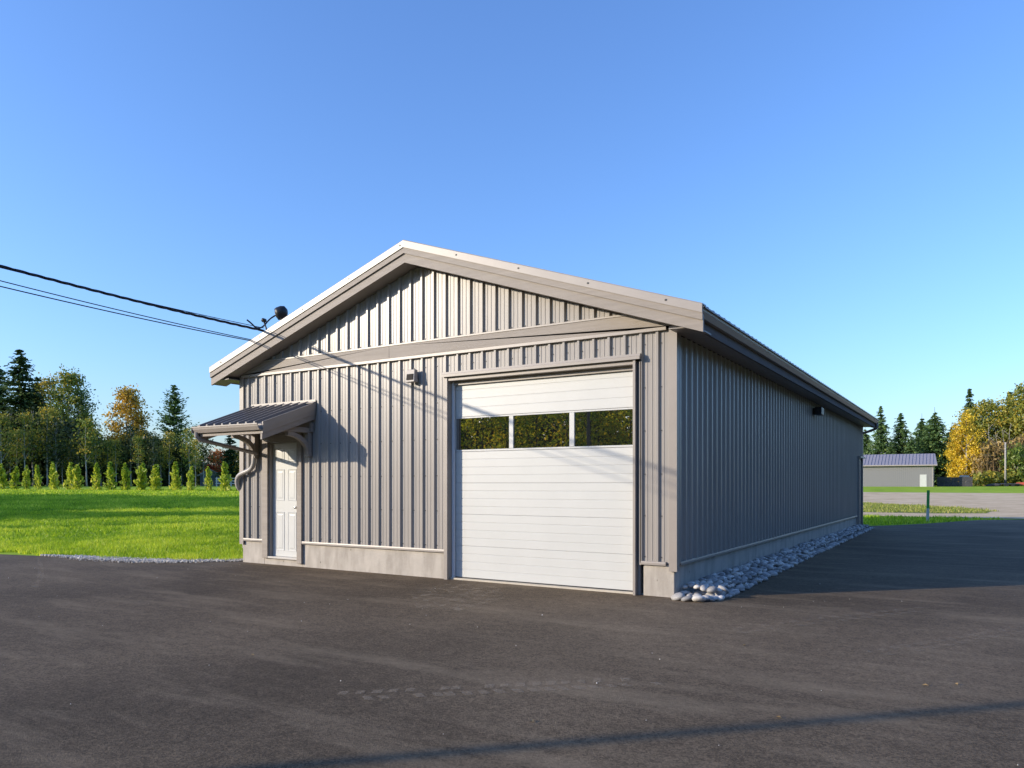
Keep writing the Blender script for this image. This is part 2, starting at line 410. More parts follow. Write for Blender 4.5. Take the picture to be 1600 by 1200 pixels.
def right_grass():
    n = 26000
    x = rng.uniform(-6, 4.2, n); y = rng.uniform(18.5, 51, n)
    e = np.interp(x, [-6, -.35, .06, 1.72, 3.3, 4.6], [18.6, 18.6, 18.9, 21.8, 25.9, 27.2])
    near = (y > e + .15) & (y < 27.4 - .25 * np.sin(x * 2)); xr = np.interp(y, [32, 34, 37, 41, 45, 49], [1.6, 3.5, 3.9, 2.6, -.5, -5]) + .5 * np.sin(y * 2.3)
    farp = (y > 32.4 + .5 * np.sin(x * 1.7)) & (y < 50) & (x < xr)
    for ok, nm, m, lb in ((near, 'verge_grass', 'grass', 'shaded short grass verge around the marker post'), (farp, 'dry_grass', 'grassdry', 'yellowing rough grass between gravel lane and yard')):
        k = ok.sum(); V, F, T = blades(x[ok], y[ok], rng.uniform(.05, .16, k), rng.uniform(.03, .07, k), np.clip(rng.normal(.45, .25, k), 0, 1))
        link(nm, npmesh(nm, V, F, T), M[m], None, kind='stuff', label=lb, category='grass')
right_grass()

# stones ------------------------------------------------------------
def stone_mesh(seed, n=1, flat=.65):
    bm = bmesh.new(); bmesh.ops.create_icosphere(bm, subdivisions=n, radius=1)
    r = random.Random(seed)
    ax = [Vector((r.uniform(-1, 1), r.uniform(-1, 1), r.uniform(-1, 1))).normalized() for _ in range(4)]
    am = [r.uniform(-.30, .30) for _ in ax]
    for v in bm.verts:
        k = 1 + sum(a * (v.co.normalized().dot(x)) ** 2 * (1 if a > 0 else 1) for a, x in zip(am, ax)) + r.uniform(-.05, .05)
        v.co *= k
    sc = (r.uniform(.95, 1.25), r.uniform(.7, .95), flat * r.uniform(.8, 1.15))
    for v in bm.verts: v.co = Vector((v.co.x * sc[0], v.co.y * sc[1], v.co.z * sc[2]))
    me = bpy.data.meshes.new('stone'); bm.to_mesh(me); bm.free()
    me.polygons.foreach_set('use_smooth', [True] * len(me.polygons))
    return me
def mesh_np(me):
    V = np.zeros(len(me.vertices) * 3); me.vertices.foreach_get('co', V)
    F = np.array([p.vertices[:] for p in me.polygons]); return V.reshape(-1, 3), F
def stones_joined(name, items, protos, m, **tags):
    Vs = []; Fs = []; n = 0
    PN = [mesh_np(p) for p in protos]
    for (x, y, z, s, e, k) in items:
        V, F = PN[k]; Rm = np.array(Euler(e).to_matrix())
        Vs.append((V * s) @ Rm.T + [x, y, z]); Fs.append(F + n); n += len(V)
    me = npmesh(name, np.concatenate(Vs), np.concatenate(Fs))
    return link(name, me, m, tags.pop('parent', None), True, **tags)

def gravel_edge():
    protos = [stone_mesh(100 + i, 0, .8) for i in range(5)]
    r = random.Random(5); it = []
    for i in range(5200):
        x = r.uniform(-12.5, -8.25)
        w = np.interp(x, [-12.5, -12.0, -11, -9.5, -8.3], [.01, .08, .26, .34, .30])
        y = float(edge_y(x)) + r.gauss(.42, .5) * w
        s = r.uniform(.008, .022)
        it.append((x, y, .004 + s * .4 + r.uniform(0, .012), s, (r.uniform(0, 6), r.uniform(0, 6), r.uniform(0, 6)), r.randrange(5)))
    stones_joined('gravel_edging', it, protos, M['gravelpiece'], kind='stuff', label='strip of crushed grey gravel between lawn and asphalt', category='gravel')
gravel_edge()

def rockmat(name, a, b_):
    m = bpy.data.materials.new(name); m.use_nodes = True; t = m.node_tree; b = t.nodes['Principled BSDF']
    b.inputs['Roughness'].default_value = .6
    oi = t.nodes.new('ShaderNodeObjectInfo'); g = t.nodes.new('ShaderNodeNewGeometry')
    ad = t.nodes.new('ShaderNodeMath'); ad.operation = 'ADD'; t.links.new(oi.outputs['Random'], ad.inputs[0]); t.links.new(g.outputs['Random Per Island'], ad.inputs[1])
    fr = t.nodes.new('ShaderNodeMath'); fr.operation = 'FRACT'; t.links.new(ad.outputs[0], fr.inputs[0])
    r = t.nodes.new('ShaderNodeValToRGB'); r.color_ramp.elements[0].color = (*a, 1); r.color_ramp.elements[1].color = (*b_, 1)
    e = r.color_ramp.elements.new(.5); e.color = (.42, .405, .385, 1)
    t.links.new(fr.outputs[0], r.inputs['Fac'])
    tc = t.nodes.new('ShaderNodeTexCoord'); n = t.nodes.new('ShaderNodeTexNoise'); n.inputs['Scale'].default_value = 3
    n.inputs['Detail'].default_value = 6; t.links.new(tc.outputs['Object'], n.inputs['Vector'])
    mr = t.nodes.new('ShaderNodeMapRange'); mr.inputs[3].default_value = .75; mr.inputs[4].default_value = 1.2; t.links.new(n.outputs['Fac'], mr.inputs[0])
    mx = t.nodes.new('ShaderNodeMix'); mx.data_type = 'RGBA'; mx.blend_type = 'MULTIPLY'; mx.inputs[0].default_value = 1
    t.links.new(r.outputs['Color'], mx.inputs[6]); t.links.new(mr.outputs[0], mx.inputs[7]); t.links.new(mx.outputs[2], b.inputs['Base Color'])
    return m
M['rock'] = rockmat('river_rock', (.20, .195, .19), (.70, .66, .60))
def rocks():
    bed = MB()
    ys = [-.2, 0, .4, 2.7, 6.5, 12.5, 17.3]; xs = [.42, .5, .56, .52, .46, .42, .38]
    for i in range(len(ys) - 1):
        bed.add([(.005, ys[i], .012), (xs[i], ys[i], .012), (xs[i+1], ys[i+1], .012), (.005, ys[i+1], .012)], [(0, 1, 2, 3)])
    root = bed.build('rock_border', mat('dark_soil', (.03, .028, .026), .95), None,
                     label='strip of rounded river rocks along the shaded side wall', category='rock border')
    protos = [stone_mesh(200 + i, 2, .62) for i in range(8)]
    for p in protos: p.materials.append(M['rock'])
    r = random.Random(3); it = []
    def wid(y): return float(np.interp(y, ys, xs))
    # relaxed scatter in two layers
    grid = {}
    def tryadd(x, y, s, z, layer):
        k = (int(x / .15), int(y / .15), layer)
        for a in (-1, 0, 1):
            for b in (-1, 0, 1):
                for (qx, qy, qs) in grid.get((k[0] + a, k[1] + b, layer), []):
                    if (qx - x) ** 2 + (qy - y) ** 2 < ((qs + s) * .80) ** 2: return
        grid.setdefault(k, []).append((x, y, s))
        it.append((x, y, z, s, (r.uniform(-.35, .35), r.uniform(-.35, .35), r.uniform(0, 6.28)), r.randrange(8)))
    for (x, y, s) in ((.10, -.16, .085), (.235, -.20, .068), (.36, -.17, .075), (.41, -.03, .062), (.29, -.05, .07), (.47, .06, .06)):
        tryadd(x, y, s, s * .55, 0)
    for i in range(22000):
        y = r.uniform(-.12, 17.25); s = r.uniform(.030, .072)
        x = r.uniform(.05, wid(y) + .03)
        tryadd(x, y, s, s * .55, 0)
    for i in range(9000):
        y = r.uniform(.15, 17.1); s = r.uniform(.030, .066)
        x = r.uniform(.05, wid(y) - .08)
        tryadd(x, y, s, .075 + r.uniform(0, .03) + .05 * (1 - x / wid(y)), 1)
    it.sort(key=lambda q: ((q[0] - CAM.x) ** 2 + (q[1] - CAM.y) ** 2) / q[3] ** 2)
    for (x, y, z, s, e, k) in it[:300]:
        o = link('rock', protos[k], None, root); o.location = (x, y, z); o.scale = (s, s, s); o.rotation_euler = e
    rest = stones_joined('rock_fill', it[300:], [stone_mesh(200 + i, 1, .62) for i in range(8)], M['rock'], parent=root, kind='stuff')
rocks()

# ------------------------------------------------------------------ the metal building
W, LEN = 8.158, 17.9
ZS, HB, BT = .423, 3.372, 3.585             # siding foot, band bottom, band top
RIDGE, EAVE, OV, OVS = 5.080, 3.555, .372, .466
SL = (RIDGE - EAVE) / (W / 2 + OVS)
def roofz(x): return RIDGE - abs(x + W / 2) * SL
B = empty('metal_building', (0, 0, 0), label='taupe ribbed metal building with white roll-up door and gable roof', category='building')
PITCH = .2217
def profile(a, b, phase=0., extra=()):      # list of (s, h) along a wall between a and b
    pts = set(); out = []
    k0 = math.floor((a - phase) / PITCH) - 1; k1 = math.ceil((b - phase) / PITCH) + 1
    key = [(-.034, 0), (-.016, .033), (.016, .033), (.034, 0), (.066, 0), (.073, .005), (.083, .005), (.090, 0), (.132, 0), (.139, .005), (.149, .005), (.156, 0)]
    raw = [(phase + k * PITCH + s, h) for k in range(k0, k1 + 1) for s, h in key]
    ss = [q[0] for q in raw]; hh = [q[1] for q in raw]
    xs = sorted(set([a, b] + [s for s in ss if a < s < b] + [e for e in extra if a < e < b]))
    return [(x, float(np.interp(x, ss, hh))) for x in xs]
def siding(parent, a, b, zfun, place, phase=0., extra=(), per=4):
    # one object for each sheet of four ribs, lapped at the rib
    k = math.floor((a - phase) / (PITCH * per)); c = []
    while phase + k * PITCH * per < b:
        s0 = max(a, phase + k * PITCH * per + .02); s1 = min(b, phase + (k + 1) * PITCH * per + .02); k += 1
        if s1 - s0 < .01: continue
        pr = profile(s0, s1, phase, extra); mb = MB()
        for (p, hp), (q, hq) in zip(pr[:-1], pr[1:]):
            mid = (p + q) / 2; zz = zfun(p + 1e-5, mid), zfun(q - 1e-5, mid)
            if zz[0][1] - zz[0][0] < .01 and zz[1][1] - zz[1][0] < .01: continue
            mb.add([place(p, hp, zz[0][0]), place(q, hq, zz[1][0]), place(q, hq, max(zz[1][1], zz[1][0])), place(p, hp, max(zz[0][1], zz[0][0]))], [(0, 1, 2, 3)])
        if mb.f:
            o = mb.build('siding_panel', M['siding'], parent)
            c.append(o)
    return c
# openings on the front: man door, vehicle door
MD0, MD1, MDT = -7.585, -6.590, 2.29
GD0, GD1, GDT = -3.541, -.440, 3.030
# wall cores (the structure behind the sheets)
fw = MB()
fw.box(-W, MD0, 0, .14, ZS, HB + .05); fw.box(MD0, MD1, 0, .14, MDT, HB + .05); fw.box(MD1, GD0, 0, .14, ZS, HB + .05)
fw.box(GD0, GD1, 0, .14, GDT, HB + .05); fw.box(GD1, -.14, 0, .14, ZS, HB + .05)
fw = fw.build('front_wall', M['dark'], B)
gw = MB().prism([(-W + .14, HB + .051), (-.14, HB + .051), (-W / 2, roofz(-W / 2) - .33)], 'y', .002, .14).build('gable_wall', M['dark'], B)
def zf_front(s, mid):
    z0 = ZS
    if MD0 < mid < MD1: z0 = MDT
    if GD0 < mid < GD1: z0 = GDT
    return z0, HB + .004
siding(fw, -W + .02, -.02, zf_front, lambda s, h, z: (s, -.012 - h, z), -6.2, (MD0, MD1, GD0, GD1))
def zf_gable(s, mid): return BT - .01, roofz(s) - .33
siding(gw, -W + .3, -.3, zf_gable, lambda s, h, z: (s, -.022 - h, z), -6.2, (-W / 2,))
sw = MB().box(-.14, 0, 0, LEN - 1.25, ZS, 3.34).box(-.14, 0, LEN - .17, LEN, ZS, 3.34).box(-.14, 0, LEN - 1.25, LEN - .17, 2.27, 3.34).build('side_wall', M['dark'], B)
siding(sw, .02, LEN - .02, lambda s, mid: (2.27 if LEN - 1.25 < mid < LEN - .17 else ZS, 3.30), lambda s, h, z: (.012 + h, s, z), .1, (LEN - 1.25, LEN - .17))
lw = MB().box(-W, -W + .14, .141, LEN, ZS, 3.34).build('side_wall', M['dark'], B)
siding(lw, .02, LEN - .02, lambda s, mid: (ZS, 3.30), lambda s, h, z: (-W - .012 - h, s, z), .1)
bw = MB().prism([(-W + .14, ZS), (-.141, ZS), (-.141, 3.3), (-W / 2, roofz(-W / 2) - .33), (-W + .14, 3.3)], 'y', LEN - .14, LEN - .002).build('rear_wall', M['dark'], B)
siding(bw, -W + .02, -.02, lambda s, mid: (ZS, roofz(s) - .33), lambda s, h, z: (s, LEN + .012 + h, z), -6.2, (-W / 2,))

# screws on the front sheets (tiny, too many to pick apart)
sc = MB()
k = -9
for k in range(-10, 32):
    s = -6.2 + k * PITCH + .048
    if not (-W + .05 < s < -.1): continue
    for z in (.50, 1.02, 1.55, 2.10, 2.65, 3.20):
        if MD0 - .03 < s < MD1 + .03 and z < MDT: continue
        if GD0 - .03 < s < GD1 + .03 and z < GDT: continue
        sc.box(s - .0055, s + .0055, -.022, -.010, z - .0055, z + .0055)
    zt = roofz(s) - .5
    if zt > BT + .06: sc.box(s - .006, s + .006, -.034, -.02, BT + .045, BT + .057)
sc.build('siding_screws', M['black'], fw, kind='stuff')

# foundation
fd = MB()
fd.box(-W, MD0 + .01, -.008, .2, -.3, ZS - .01)
fd.box(MD0 + .01, MD1 - .01, -.006, .2, -.3, .115)
fd.box(MD1 - .01, GD0 + .02, -.008, .2, -.3, ZS - .01)
fd.box(GD0 + .02, GD1 + .03, .045, .3, -.3, .022)
fd.box(GD1 + .03, 0, -.008, .2, -.3, ZS - .01)
fd.box(-.2, 0, .2, LEN - 1.22, -.3, ZS - .01); fd.box(-.2, -.004, LEN - 1.22, LEN - .2, -.3, .10); fd.box(-.2, 0, LEN - .2, LEN, -.3, ZS - .01)
fd.box(-W, -W + .2, .2, LEN, -.3, ZS - .01); fd.box(-W + .2, -.2, LEN - .2, LEN, -.3, ZS - .01)
fd.build('foundation', M['concrete'], B, bevel=.008)
# base flashing under the sheets
def basefl(a, b):
    return MB().prism([(0, ZS - .012), (-.05, ZS - .022), (-.05, ZS + .004), (-.046, ZS + .022), (0, ZS + .024)], 'x', a, b)
for a, b in ((-W + .06, MD0), (MD1, GD0), (GD1 + .01, -.10)):
    basefl(a, b).build('base_flashing', M['trim'], B)
MB().prism([(0, ZS - .012), (.05, ZS - .022), (.05, ZS + .004), (.046, ZS + .022), (0, ZS + .024)], 'y', .1, LEN - 1.3).build('base_flashing', M['trim'], B)
# corner trims
def corner(x, sx, y, sy, z1):
    mb = MB(); t = .046
    mb.box(*sorted((x - sx * .058, x + sx * t)), *sorted((y + sy * .03, y + sy * t)), ZS - .09, z1)
    mb.box(*sorted((x + sx * .03, x + sx * t)), *sorted((y - sy * .058, y + sy * .03)), ZS - .09, z1)
    return mb.build('corner_trim', M['trim'], B)
corner(0, 1, 0, -1, 3.40); corner(-W, -1, 0, -1, 3.40); corner(0, 1, LEN, 1, 3.40); corner(-W, -1, LEN, 1, 3.40)
# horizontal timber band and its flashings: two boards meeting at a joint
for a, b in ((-W - .02, -4.62), (-4.617, .03)):
    mb = MB().prism([(a, HB + .02), (b, HB + .02), (b, min(BT, roofz(b) - .33)), (max(a, min(b, -.30)) if b > -1 else b, BT), (a if a > -7 else -W + .32, BT), (a, min(BT, roofz(a) - .33))], 'y', -.062, -.001)
    mb.build('band_board', M['board'], B, bevel=.004)
MB().prism([(-.001, BT + .001), (-.072, BT + .001), (-.072, BT + .022), (-.066, BT + .026), (-.001, BT + .04)], 'x', -W + .42, -.42).build('band_flashing', M['flash'], B)
MB().prism([(-.001, HB - .022), (-.070, HB - .022), (-.070, HB + .018), (-.001, HB + .019)], 'x', -W + .03, -.09).build('band_flashing', M['flash'], B)

# rake boards, flashing, soffit (front and rear)
def rake(yf, sy):
    for sgn in (-1, 1):
        x0 = -W / 2; x1 = -W / 2 + sgn * (W / 2 + OVS)
        def bar(t0, t1, y0, y1, name, m, e0=0, e1=0):
            xa = x0; xb = x1 + sgn * e1
            ya, yb = sorted((yf + sy * y0, yf + sy * y1))
            P = [(xa, ya, RIDGE - t1), (xb, ya, roofz(xb) - t1), (xb, yb, roofz(xb) - t1), (xa, yb, RIDGE - t1),
                 (xa, ya, RIDGE - t0), (xb, ya, roofz(xb) - t0), (xb, yb, roofz(xb) - t0), (xa, yb, RIDGE - t0)]
            return MB().hexa(P).build(name, m, B)
        # flashing: a sheet with a slightly sloped face and a return on top of the roof
        xb = x1
        def yy(v): return yf + sy * v
        mb = MB()
        prof = [(.0, .115), (.004, .012), (.012, .0), (.16, -.004), (.16, .012), (.02, .014), (.012, .115)]
        n = len(prof)
        vs = [(x0, yy(p), RIDGE - q) for p, q in prof] + [(xb, yy(p), roofz(xb) - q) for p, q in prof]
        mb.add(vs, [tuple(range(n)), tuple(range(n, 2 * n))] + [(i, (i + 1) % n, n + (i + 1) % n, n + i) for i in range(n)])
        mb.build('rake_flashing', M['flash'], B)
        bar(.07, .20, .014, .038, 'rake_trim_board', M['board'])
        bar(.13, .335, .040, .078, 'rake_board', M['board'])
        # soffit under the overhang
        P = [(x0, yy(.079), RIDGE - .322), (x1, yy(.079), roofz(x1) - .322), (x1, yy(OV - .006), roofz(x1) - .322), (x0, yy(OV - .006), RIDGE - .322)]
        P = P + [(a, b, c + .015) for a, b, c in P]
        MB().hexa(P).build('rake_soffit', M['soffit'], B)
rake(-OV, 1); rake(LEN + OV, -1)
# screw heads along the front rake flashing
for i in range(9):
    x = -8.3 + i * 1.04
    MB().box(x - .01, x + .01, -OV - .006, -OV + .004, roofz(x) - .07, roofz(x) - .05).build('screw', M['black'], B)
# roof sheets
rp = {}
for sgn in (-1, 1):
    n = 20; w = (LEN + 2 * OV - .06) / n
    mb = MB(); xr = 0; xe = sgn * (W / 2 + OVS + .03)
    prof = []
    for k in range(4):
        s = w / 4 * k; prof += [(s, 0), (s + w / 8 - .03, 0), (s + w / 8 - .014, .010), (s + w / 8 + .014, .010), (s + w / 8 + .03, 0)]
    prof.append((w, 0))
    m_ = len(prof)
    vs = [(xr, s, h) for s, h in prof] + [(xe, s, h - abs(xe) * SL) for s, h in prof] + [(xr, s, -.02) for s, h in prof] + [(xe, s, -.02 - abs(xe) * SL) for s, h in prof]
    fs = []
    for i in range(m_ - 1):
        fs += [(i, i + 1, m_ + i + 1, m_ + i), (2*m_ + i, 3*m_ + i, 3*m_ + i + 1, 2*m_ + i + 1), (m_ + i, m_ + i + 1, 3*m_ + i + 1, 3*m_ + i)]
    mb.add(vs, fs)
    first = None
    for k in range(n):
        if first is None:
            first = mb.build('roof_panel', M['roof'], B); o = first
        else:
            o = link('roof_panel', first.data, None, B)
        o.location = (-W / 2, -OV + .03 + k * w, RIDGE - .028)
MB().prism([(-W/2 - .16, RIDGE - .16*SL + .0), (-W/2, RIDGE + .006), (-W/2 + .16, RIDGE - .16*SL), (-W/2 + .16, RIDGE - .16*SL + .012), (-W/2, RIDGE + .02), (-W/2 - .16, RIDGE - .16*SL + .012)], 'y', -OV + .17, LEN + OV - .17).build('ridge_cap', M['roof'], B)
# eaves: fascia, gutter, sloping soffit
for sgn in (-1, 1):
    def X(d): return (d if sgn > 0 else -W - d)
    y0, y1 = -OV + .08, LEN + OV - .08
    MB().prism([(X(.34), EAVE - .275), (X(.375), EAVE - .275), (X(.375), EAVE - .03), (X(.34), EAVE - .03)], 'y', y0, y1).build('eave_fascia', M['fascia'], B)
    g = MB().prism([(X(.378), EAVE - .150), (X(.43), EAVE - .150), (X(.468), EAVE - .085), (X(.474), EAVE - .05), (X(.486), EAVE - .046), (X(.486), EAVE - .036), (X(.466), EAVE - .036), (X(.466), EAVE - .05), (X(.458), EAVE - .08), (X(.426), EAVE - .14), (X(.386), EAVE - .14), (X(.386), EAVE - .04), (X(.378), EAVE - .04)], 'y', -OV + .02, LEN + OV + .02)
    g.build('gutter', M['trim'], B)
    z1 = EAVE - .262; z0 = 3.305
    ns = 48 if sgn > 0 else 1
    for k in range(ns):
        a = y0 + (y1 - y0) * k / ns; b = y0 + (y1 - y0) * (k + 1) / ns - (.006 if ns > 1 else 0)
        P = [(X(.03), a, z0), (X(.338), a, z1), (X(.338), b, z1), (X(.03), b, z0)]
        P = P + [(p, q, r_ + .012) for p, q, r_ in P]
        MB().hexa(P).build('soffit_panel', M['soffit'], B)
    P = [(X(.032), y0, z0 + .02), (X(.336), y0, z1 + .02), (X(.336), y1, z1 + .02), (X(.032), y1, z0 + .02)]
    MB().hexa(P + [(p, q, r_ + .01) for p, q, r_ in P]).build('soffit_backing', M['dark'], B)
# rear downspout on the right
MB().tube([(.43, LEN + .30, EAVE - .14), (.43, LEN + .30, EAVE - .24), (.40, LEN + .29, EAVE - .31), (.2, LEN + .18, EAVE - .40), (.03, LEN + .12, EAVE - .46), (-.03, LEN + .10, EAVE - .55), (-.04, LEN + .10, .2)], .042, 10).build('downspout', M['trim'], B, True)

# vehicle door -------------------------------------------------------
for nm, mb in (('door_jamb', MB().box(GD0, GD0 + .065, -.075, .16, .0, GDT)),
               ('door_jamb', MB().box(GD1 - .085, GD1 - .048, -.085, .16, .0, GDT - .028)),
               ('door_header', MB().box(GD0 + .066, GD1 - .086, -.06, .16, GDT - .075, GDT - .004))):
    mb.build(nm, M['trim'], B, bevel=.004)
MB().prism([(-.001, GDT - .002), (-.115, GDT - .02), (-.115, GDT + .018), (-.10, GDT + .024), (-.095, GDT + .052), (-.001, GDT + .058)], 'x', GD0 - .015, GD1 + .02).build('header_flashing', M['trim'], B)
MB().prism([(-.001, GDT + .0585), (-.03, GDT + .0585), (-.03, GDT + .064), (-.001, GDT + .064)], 'x', GD0, GD1).build('header_flashing', M['flash'], B)
MB().box(GD1 - .012, GD1 + .012, -.045, -.004, ZS - .03, GDT - .03).box(GD1 - .046, GD1 - .0121, -.006, .1, .0, GDT - .03).build('jamb_flashing', M['trim'], B)
MB().box(GD0 + .067, GD0 + .105, .04, .075, .025, GDT - .08).build('weather_stop', M['vinyl'], B)
MB().box(GD0 + .106, GD1 - .087, .045, .07, GDT - .13, GDT - .078).build('weather_stop', M['trim'], B)
GX0, GX1 = GD0 + .066, GD1 - .088
gd = MB().box(GX0, GX1, .15, .17, .03, GDT - .08).build('vehicle_door', M['white'], B)
YD = .088
def section(z0, z1, lines, pane=False):
    if pane:
        # stiles and rails round three panes
        root = MB().box(GX0, GX1, YD + .012, YD + .06, z0, z0 + .012).build('door_section', M['white'], gd)
        return
    mb = MB(); zs = [z0 + .004] + [z0 + (z1 - z0) * t for t in lines] + [z1 - .004]
    prof = [(YD + .05, z0 + .0006), (YD + .005, z0 + .0006), (YD, z0 + .005)]
    for t in lines:
        z = z0 + (z1 - z0) * t
        prof += [(YD, z - .007), (YD + .0035, z - .003), (YD + .0035, z + .003), (YD, z + .007)]
    prof += [(YD, z1 - .005), (YD + .005, z1 - .0006), (YD + .05, z1 - .0006)]
    mb.prism(prof, 'x', GX0, GX1)
    mb.build('door_section', M['white'], gd)
SZ = [.035, .505, .975, 1.440, 1.905, 2.425, 2.955]
for i in range(6):
    if i == 4: continue
    section(SZ[i], SZ[i + 1], (.25, .5, .75))
z0, z1 = SZ[4], SZ[5]
px = [GX0, GX0 + .045, -2.492, -2.420, -1.520, -1.444, GX1 - .035, GX1]
for a, b in ((px[0], px[1]), (px[2], px[3]), (px[4], px[5]), (px[6], px[7])):
    MB().box(a, b, YD - .006, YD + .05, z0 + .031, z1 - .026).build('window_stile', M['white'], gd, bevel=.004)
MB().box(GX0, GX1, YD - .003, YD + .05, z0 + .003, z0 + .03).build('window_rail', M['white'], gd, bevel=.003)
MB().box(GX0, GX1, YD - .003, YD + .05, z1 - .025, z1 - .003).build('window_rail', M['white'], gd, bevel=.003)
for a, b in ((px[1], px[2]), (px[3], px[4]), (px[5], px[6])):
    MB().box(a, b, YD + .012, YD + .03, z0 + .031, z1 - .026).build('window_pane', M['glass'], gd)
MB().box(GX0, GX1, YD - .002, YD + .04, .022, .0375).build('bottom_seal', M['rubber'], gd)
MB().box(GX0 - .0, GX1 + .0, -.004, .044, -.02, .028).build('door_sill', mat('pale_concrete_sill', (.5, .45, .36), .85, .1, 8), B)

# man door -----------------------------------------------------------
MB().box(MD0, MD0 + .14, -.055, .02, .115, MDT - .12).build('door_casing', M['board'], B, bevel=.004)
MB().box(MD1 - .115, MD1, -.055, .02, .06, MDT - .12).build('door_casing', M['board'], B, bevel=.004)
MB().box(MD0, MD1, -.055, .02, MDT - .118, MDT).build('door_casing', M['board'], B, bevel=.004)
MB().box(MD0 + .141, MD0 + .165, -.02, .13, .13, MDT - .12).box(MD1 - .140, MD1 - .116, -.02, .13, .13, MDT - .12).box(MD0 + .166, MD1 - .141, -.02, .13, MDT - .145, MDT - .12).build('door_frame', M['trim'], B)
DX0, DX1, DZ0, DZ1 = MD0 + .168, MD1 - .143, .152, MDT - .148
md = MB().box(DX0, DX1, .05, .09, DZ0, DZ1).build('entry_door', M['white'], B, bevel=.002)
dw = DX1 - DX0
for (za, zb) in ((.10, .78), (.98, 1.53), (1.66, 1.90)):
    for (xa, xb) in ((.085, dw / 2 - .045), (dw / 2 + .045, dw - .085)):
        xa += DX0; xb += DX0; a = za + DZ0; b = zb + DZ0
        # raised panel in a moulded frame
        mb = MB()
        o_ = [(xa, .049, a), (xb, .049, a), (xb, .049, b), (xa, .049, b)]
        def ins(d, y): return [(xa + d, y, a + d), (xb - d, y, a + d), (xb - d, y, b - d), (xa + d, y, b - d)]
        rings = [o_, ins(.006, .043), ins(.016, .0475), ins(.04, .0475), ins(.055, .044)]
        vs = [p for r_ in rings for p in r_]; fs = []
        for j in range(len(rings) - 1):
            for i in range(4): fs.append((4*j + i, 4*j + (i+1) % 4, 4*(j+1) + (i+1) % 4, 4*(j+1) + i))
        fs.append(tuple(range(4 * len(rings) - 4, 4 * len(rings))))
        mb.add(vs, fs); mb.build('door_panel', M['white'], md)
kb = MB().tube([(DX1 - .06, .05, 1.02), (DX1 - .06, .035, 1.02), (DX1 - .06, .034, 1.02), (DX1 - .06, .005, 1.02), (DX1 - .06, .0, 1.02), (DX1 - .06, -.015, 1.02), (DX1 - .06, -.02, 1.02)], [.03, .03, .012, .012, .026, .026, .015], 14)
kb.build('door_knob', M['steel'], md, True)
MB().box(MD0 + .13, MD1 - .1, -.05, .1, .116, .149).build('threshold', mat('threshold_metal', (.5, .47, .42), .4), B, bevel=.004)

# side door near the rear corner
MB().box(.0, .022, LEN - 1.15, LEN - .27, .10, 2.2).build('rear_side_door', M['navy'], B)
MB().box(-.002, .10, LEN - 1.26, LEN - 1.17, .08, 2.26).build('side_door_casing', M['flash'], B)
MB().box(-.002, .07, LEN - .25, LEN - .165, .08, 2.26).build('side_door_casing', M['trim'], B)
MB().prism([(.0, 2.262), (.135, 2.245), (.135, 2.30), (.0, 2.325)], 'y', LEN - 1.29, LEN - .13).build('side_door_head', M['flash'], B)

# canopy over the man door --------------------------------------------
AX0, AX1, AY = -7.87, -6.244, -1.148
AZ0, AZ1 = 2.80, 2.385                   # roof surface at wall and at the front
ASL = (AZ0 - AZ1) / -AY
cn = MB().hexa([(AX0 + .03, AY + .02, AZ1 - .045), (AX1 - .03, AY + .02, AZ1 - .045), (AX1 - .03, -.05, AZ0 - .06), (AX0 + .03, -.05, AZ0 - .06),
                (AX0 + .03, AY + .02, AZ1 - .02), (AX1 - .03, AY + .02, AZ1 - .02), (AX1 - .03, -.05, AZ0 - .04), (AX0 + .03, -.05, AZ0 - .04)]).build('canopy', M['soffit'], B)
for i in range(8):                        # standing-seam pans
    w = (AX1 - AX0 - .06) / 8; a = AX0 + .03 + i * w
    zf = lambda y: AZ0 + y * ASL
    pr = [(a, 0), (a + .014, .045), (a + .044, .045), (a + .058, 0), (a + w - .001, 0)]
    mb = MB(); n = len(pr)
    mb.add([(s, -.055, AZ0 - .018 + h) for s, h in pr] + [(s, AY - .01, zf(AY) - .018 + h) for s, h in pr] + [(s, -.055, AZ0 - .03) for s, h in pr] + [(s, AY - .01, zf(AY) - .03) for s, h in pr],
           [(i_, i_ + 1, n + i_ + 1, n + i_) for i_ in range(n - 1)] + [(n + i_, n + i_ + 1, 3*n + i_ + 1, 3*n + i_) for i_ in range(n - 1)])
    mb.build('canopy_pan', M['roof'], cn)
MB().prism([(-.046, AZ0 + .05), (-.058, AZ0 + .05), (-.058, AZ0 + .014), (-.12, AZ0 - .012), (-.12, AZ0 - .018), (-.046, AZ0 + .006)], 'x', AX0, AX1).build('wall_flashing', M['flash'], cn)
for sgn, xa in ((1, AX1), (-1, AX0)):
    def side_board(d0, d1, t0, t1, nm, m):
        a, b = sorted((xa - sgn * d0, xa - sgn * d1))
        P = [(a, AY, AZ1 - t1), (b, AY, AZ1 - t1), (b, -.046, AZ0 - .02 - t1), (a, -.046, AZ0 - .02 - t1), (a, AY, AZ1 - t0), (b, AY, AZ1 - t0), (b, -.046, AZ0 - .02 - t0), (a, -.046, AZ0 - .02 - t0)]
        MB().hexa(P).build(nm, m, cn)
    side_board(.0, .022, -.018, .10, 'canopy_rake_flashing', M['trim'])
    side_board(.010, .03, .101, .165, 'canopy_rake_trim', M['trim'])
    side_board(.022, .06, .10 if sgn < 0 else .166, .262, 'canopy_rake_board', M['board'])
# ceiling beam between the brackets, lintel on the wall
MB().box(AX0 + .06, AX1 - .06, -.11, -.046, 2.30, 2.46).build('canopy_ledger', M['board'], cn)
MB().box(AX0 + .06, AX1 - .06, -.78, -.70, 2.36, 2.44).build('canopy_beam', M['board'], cn)
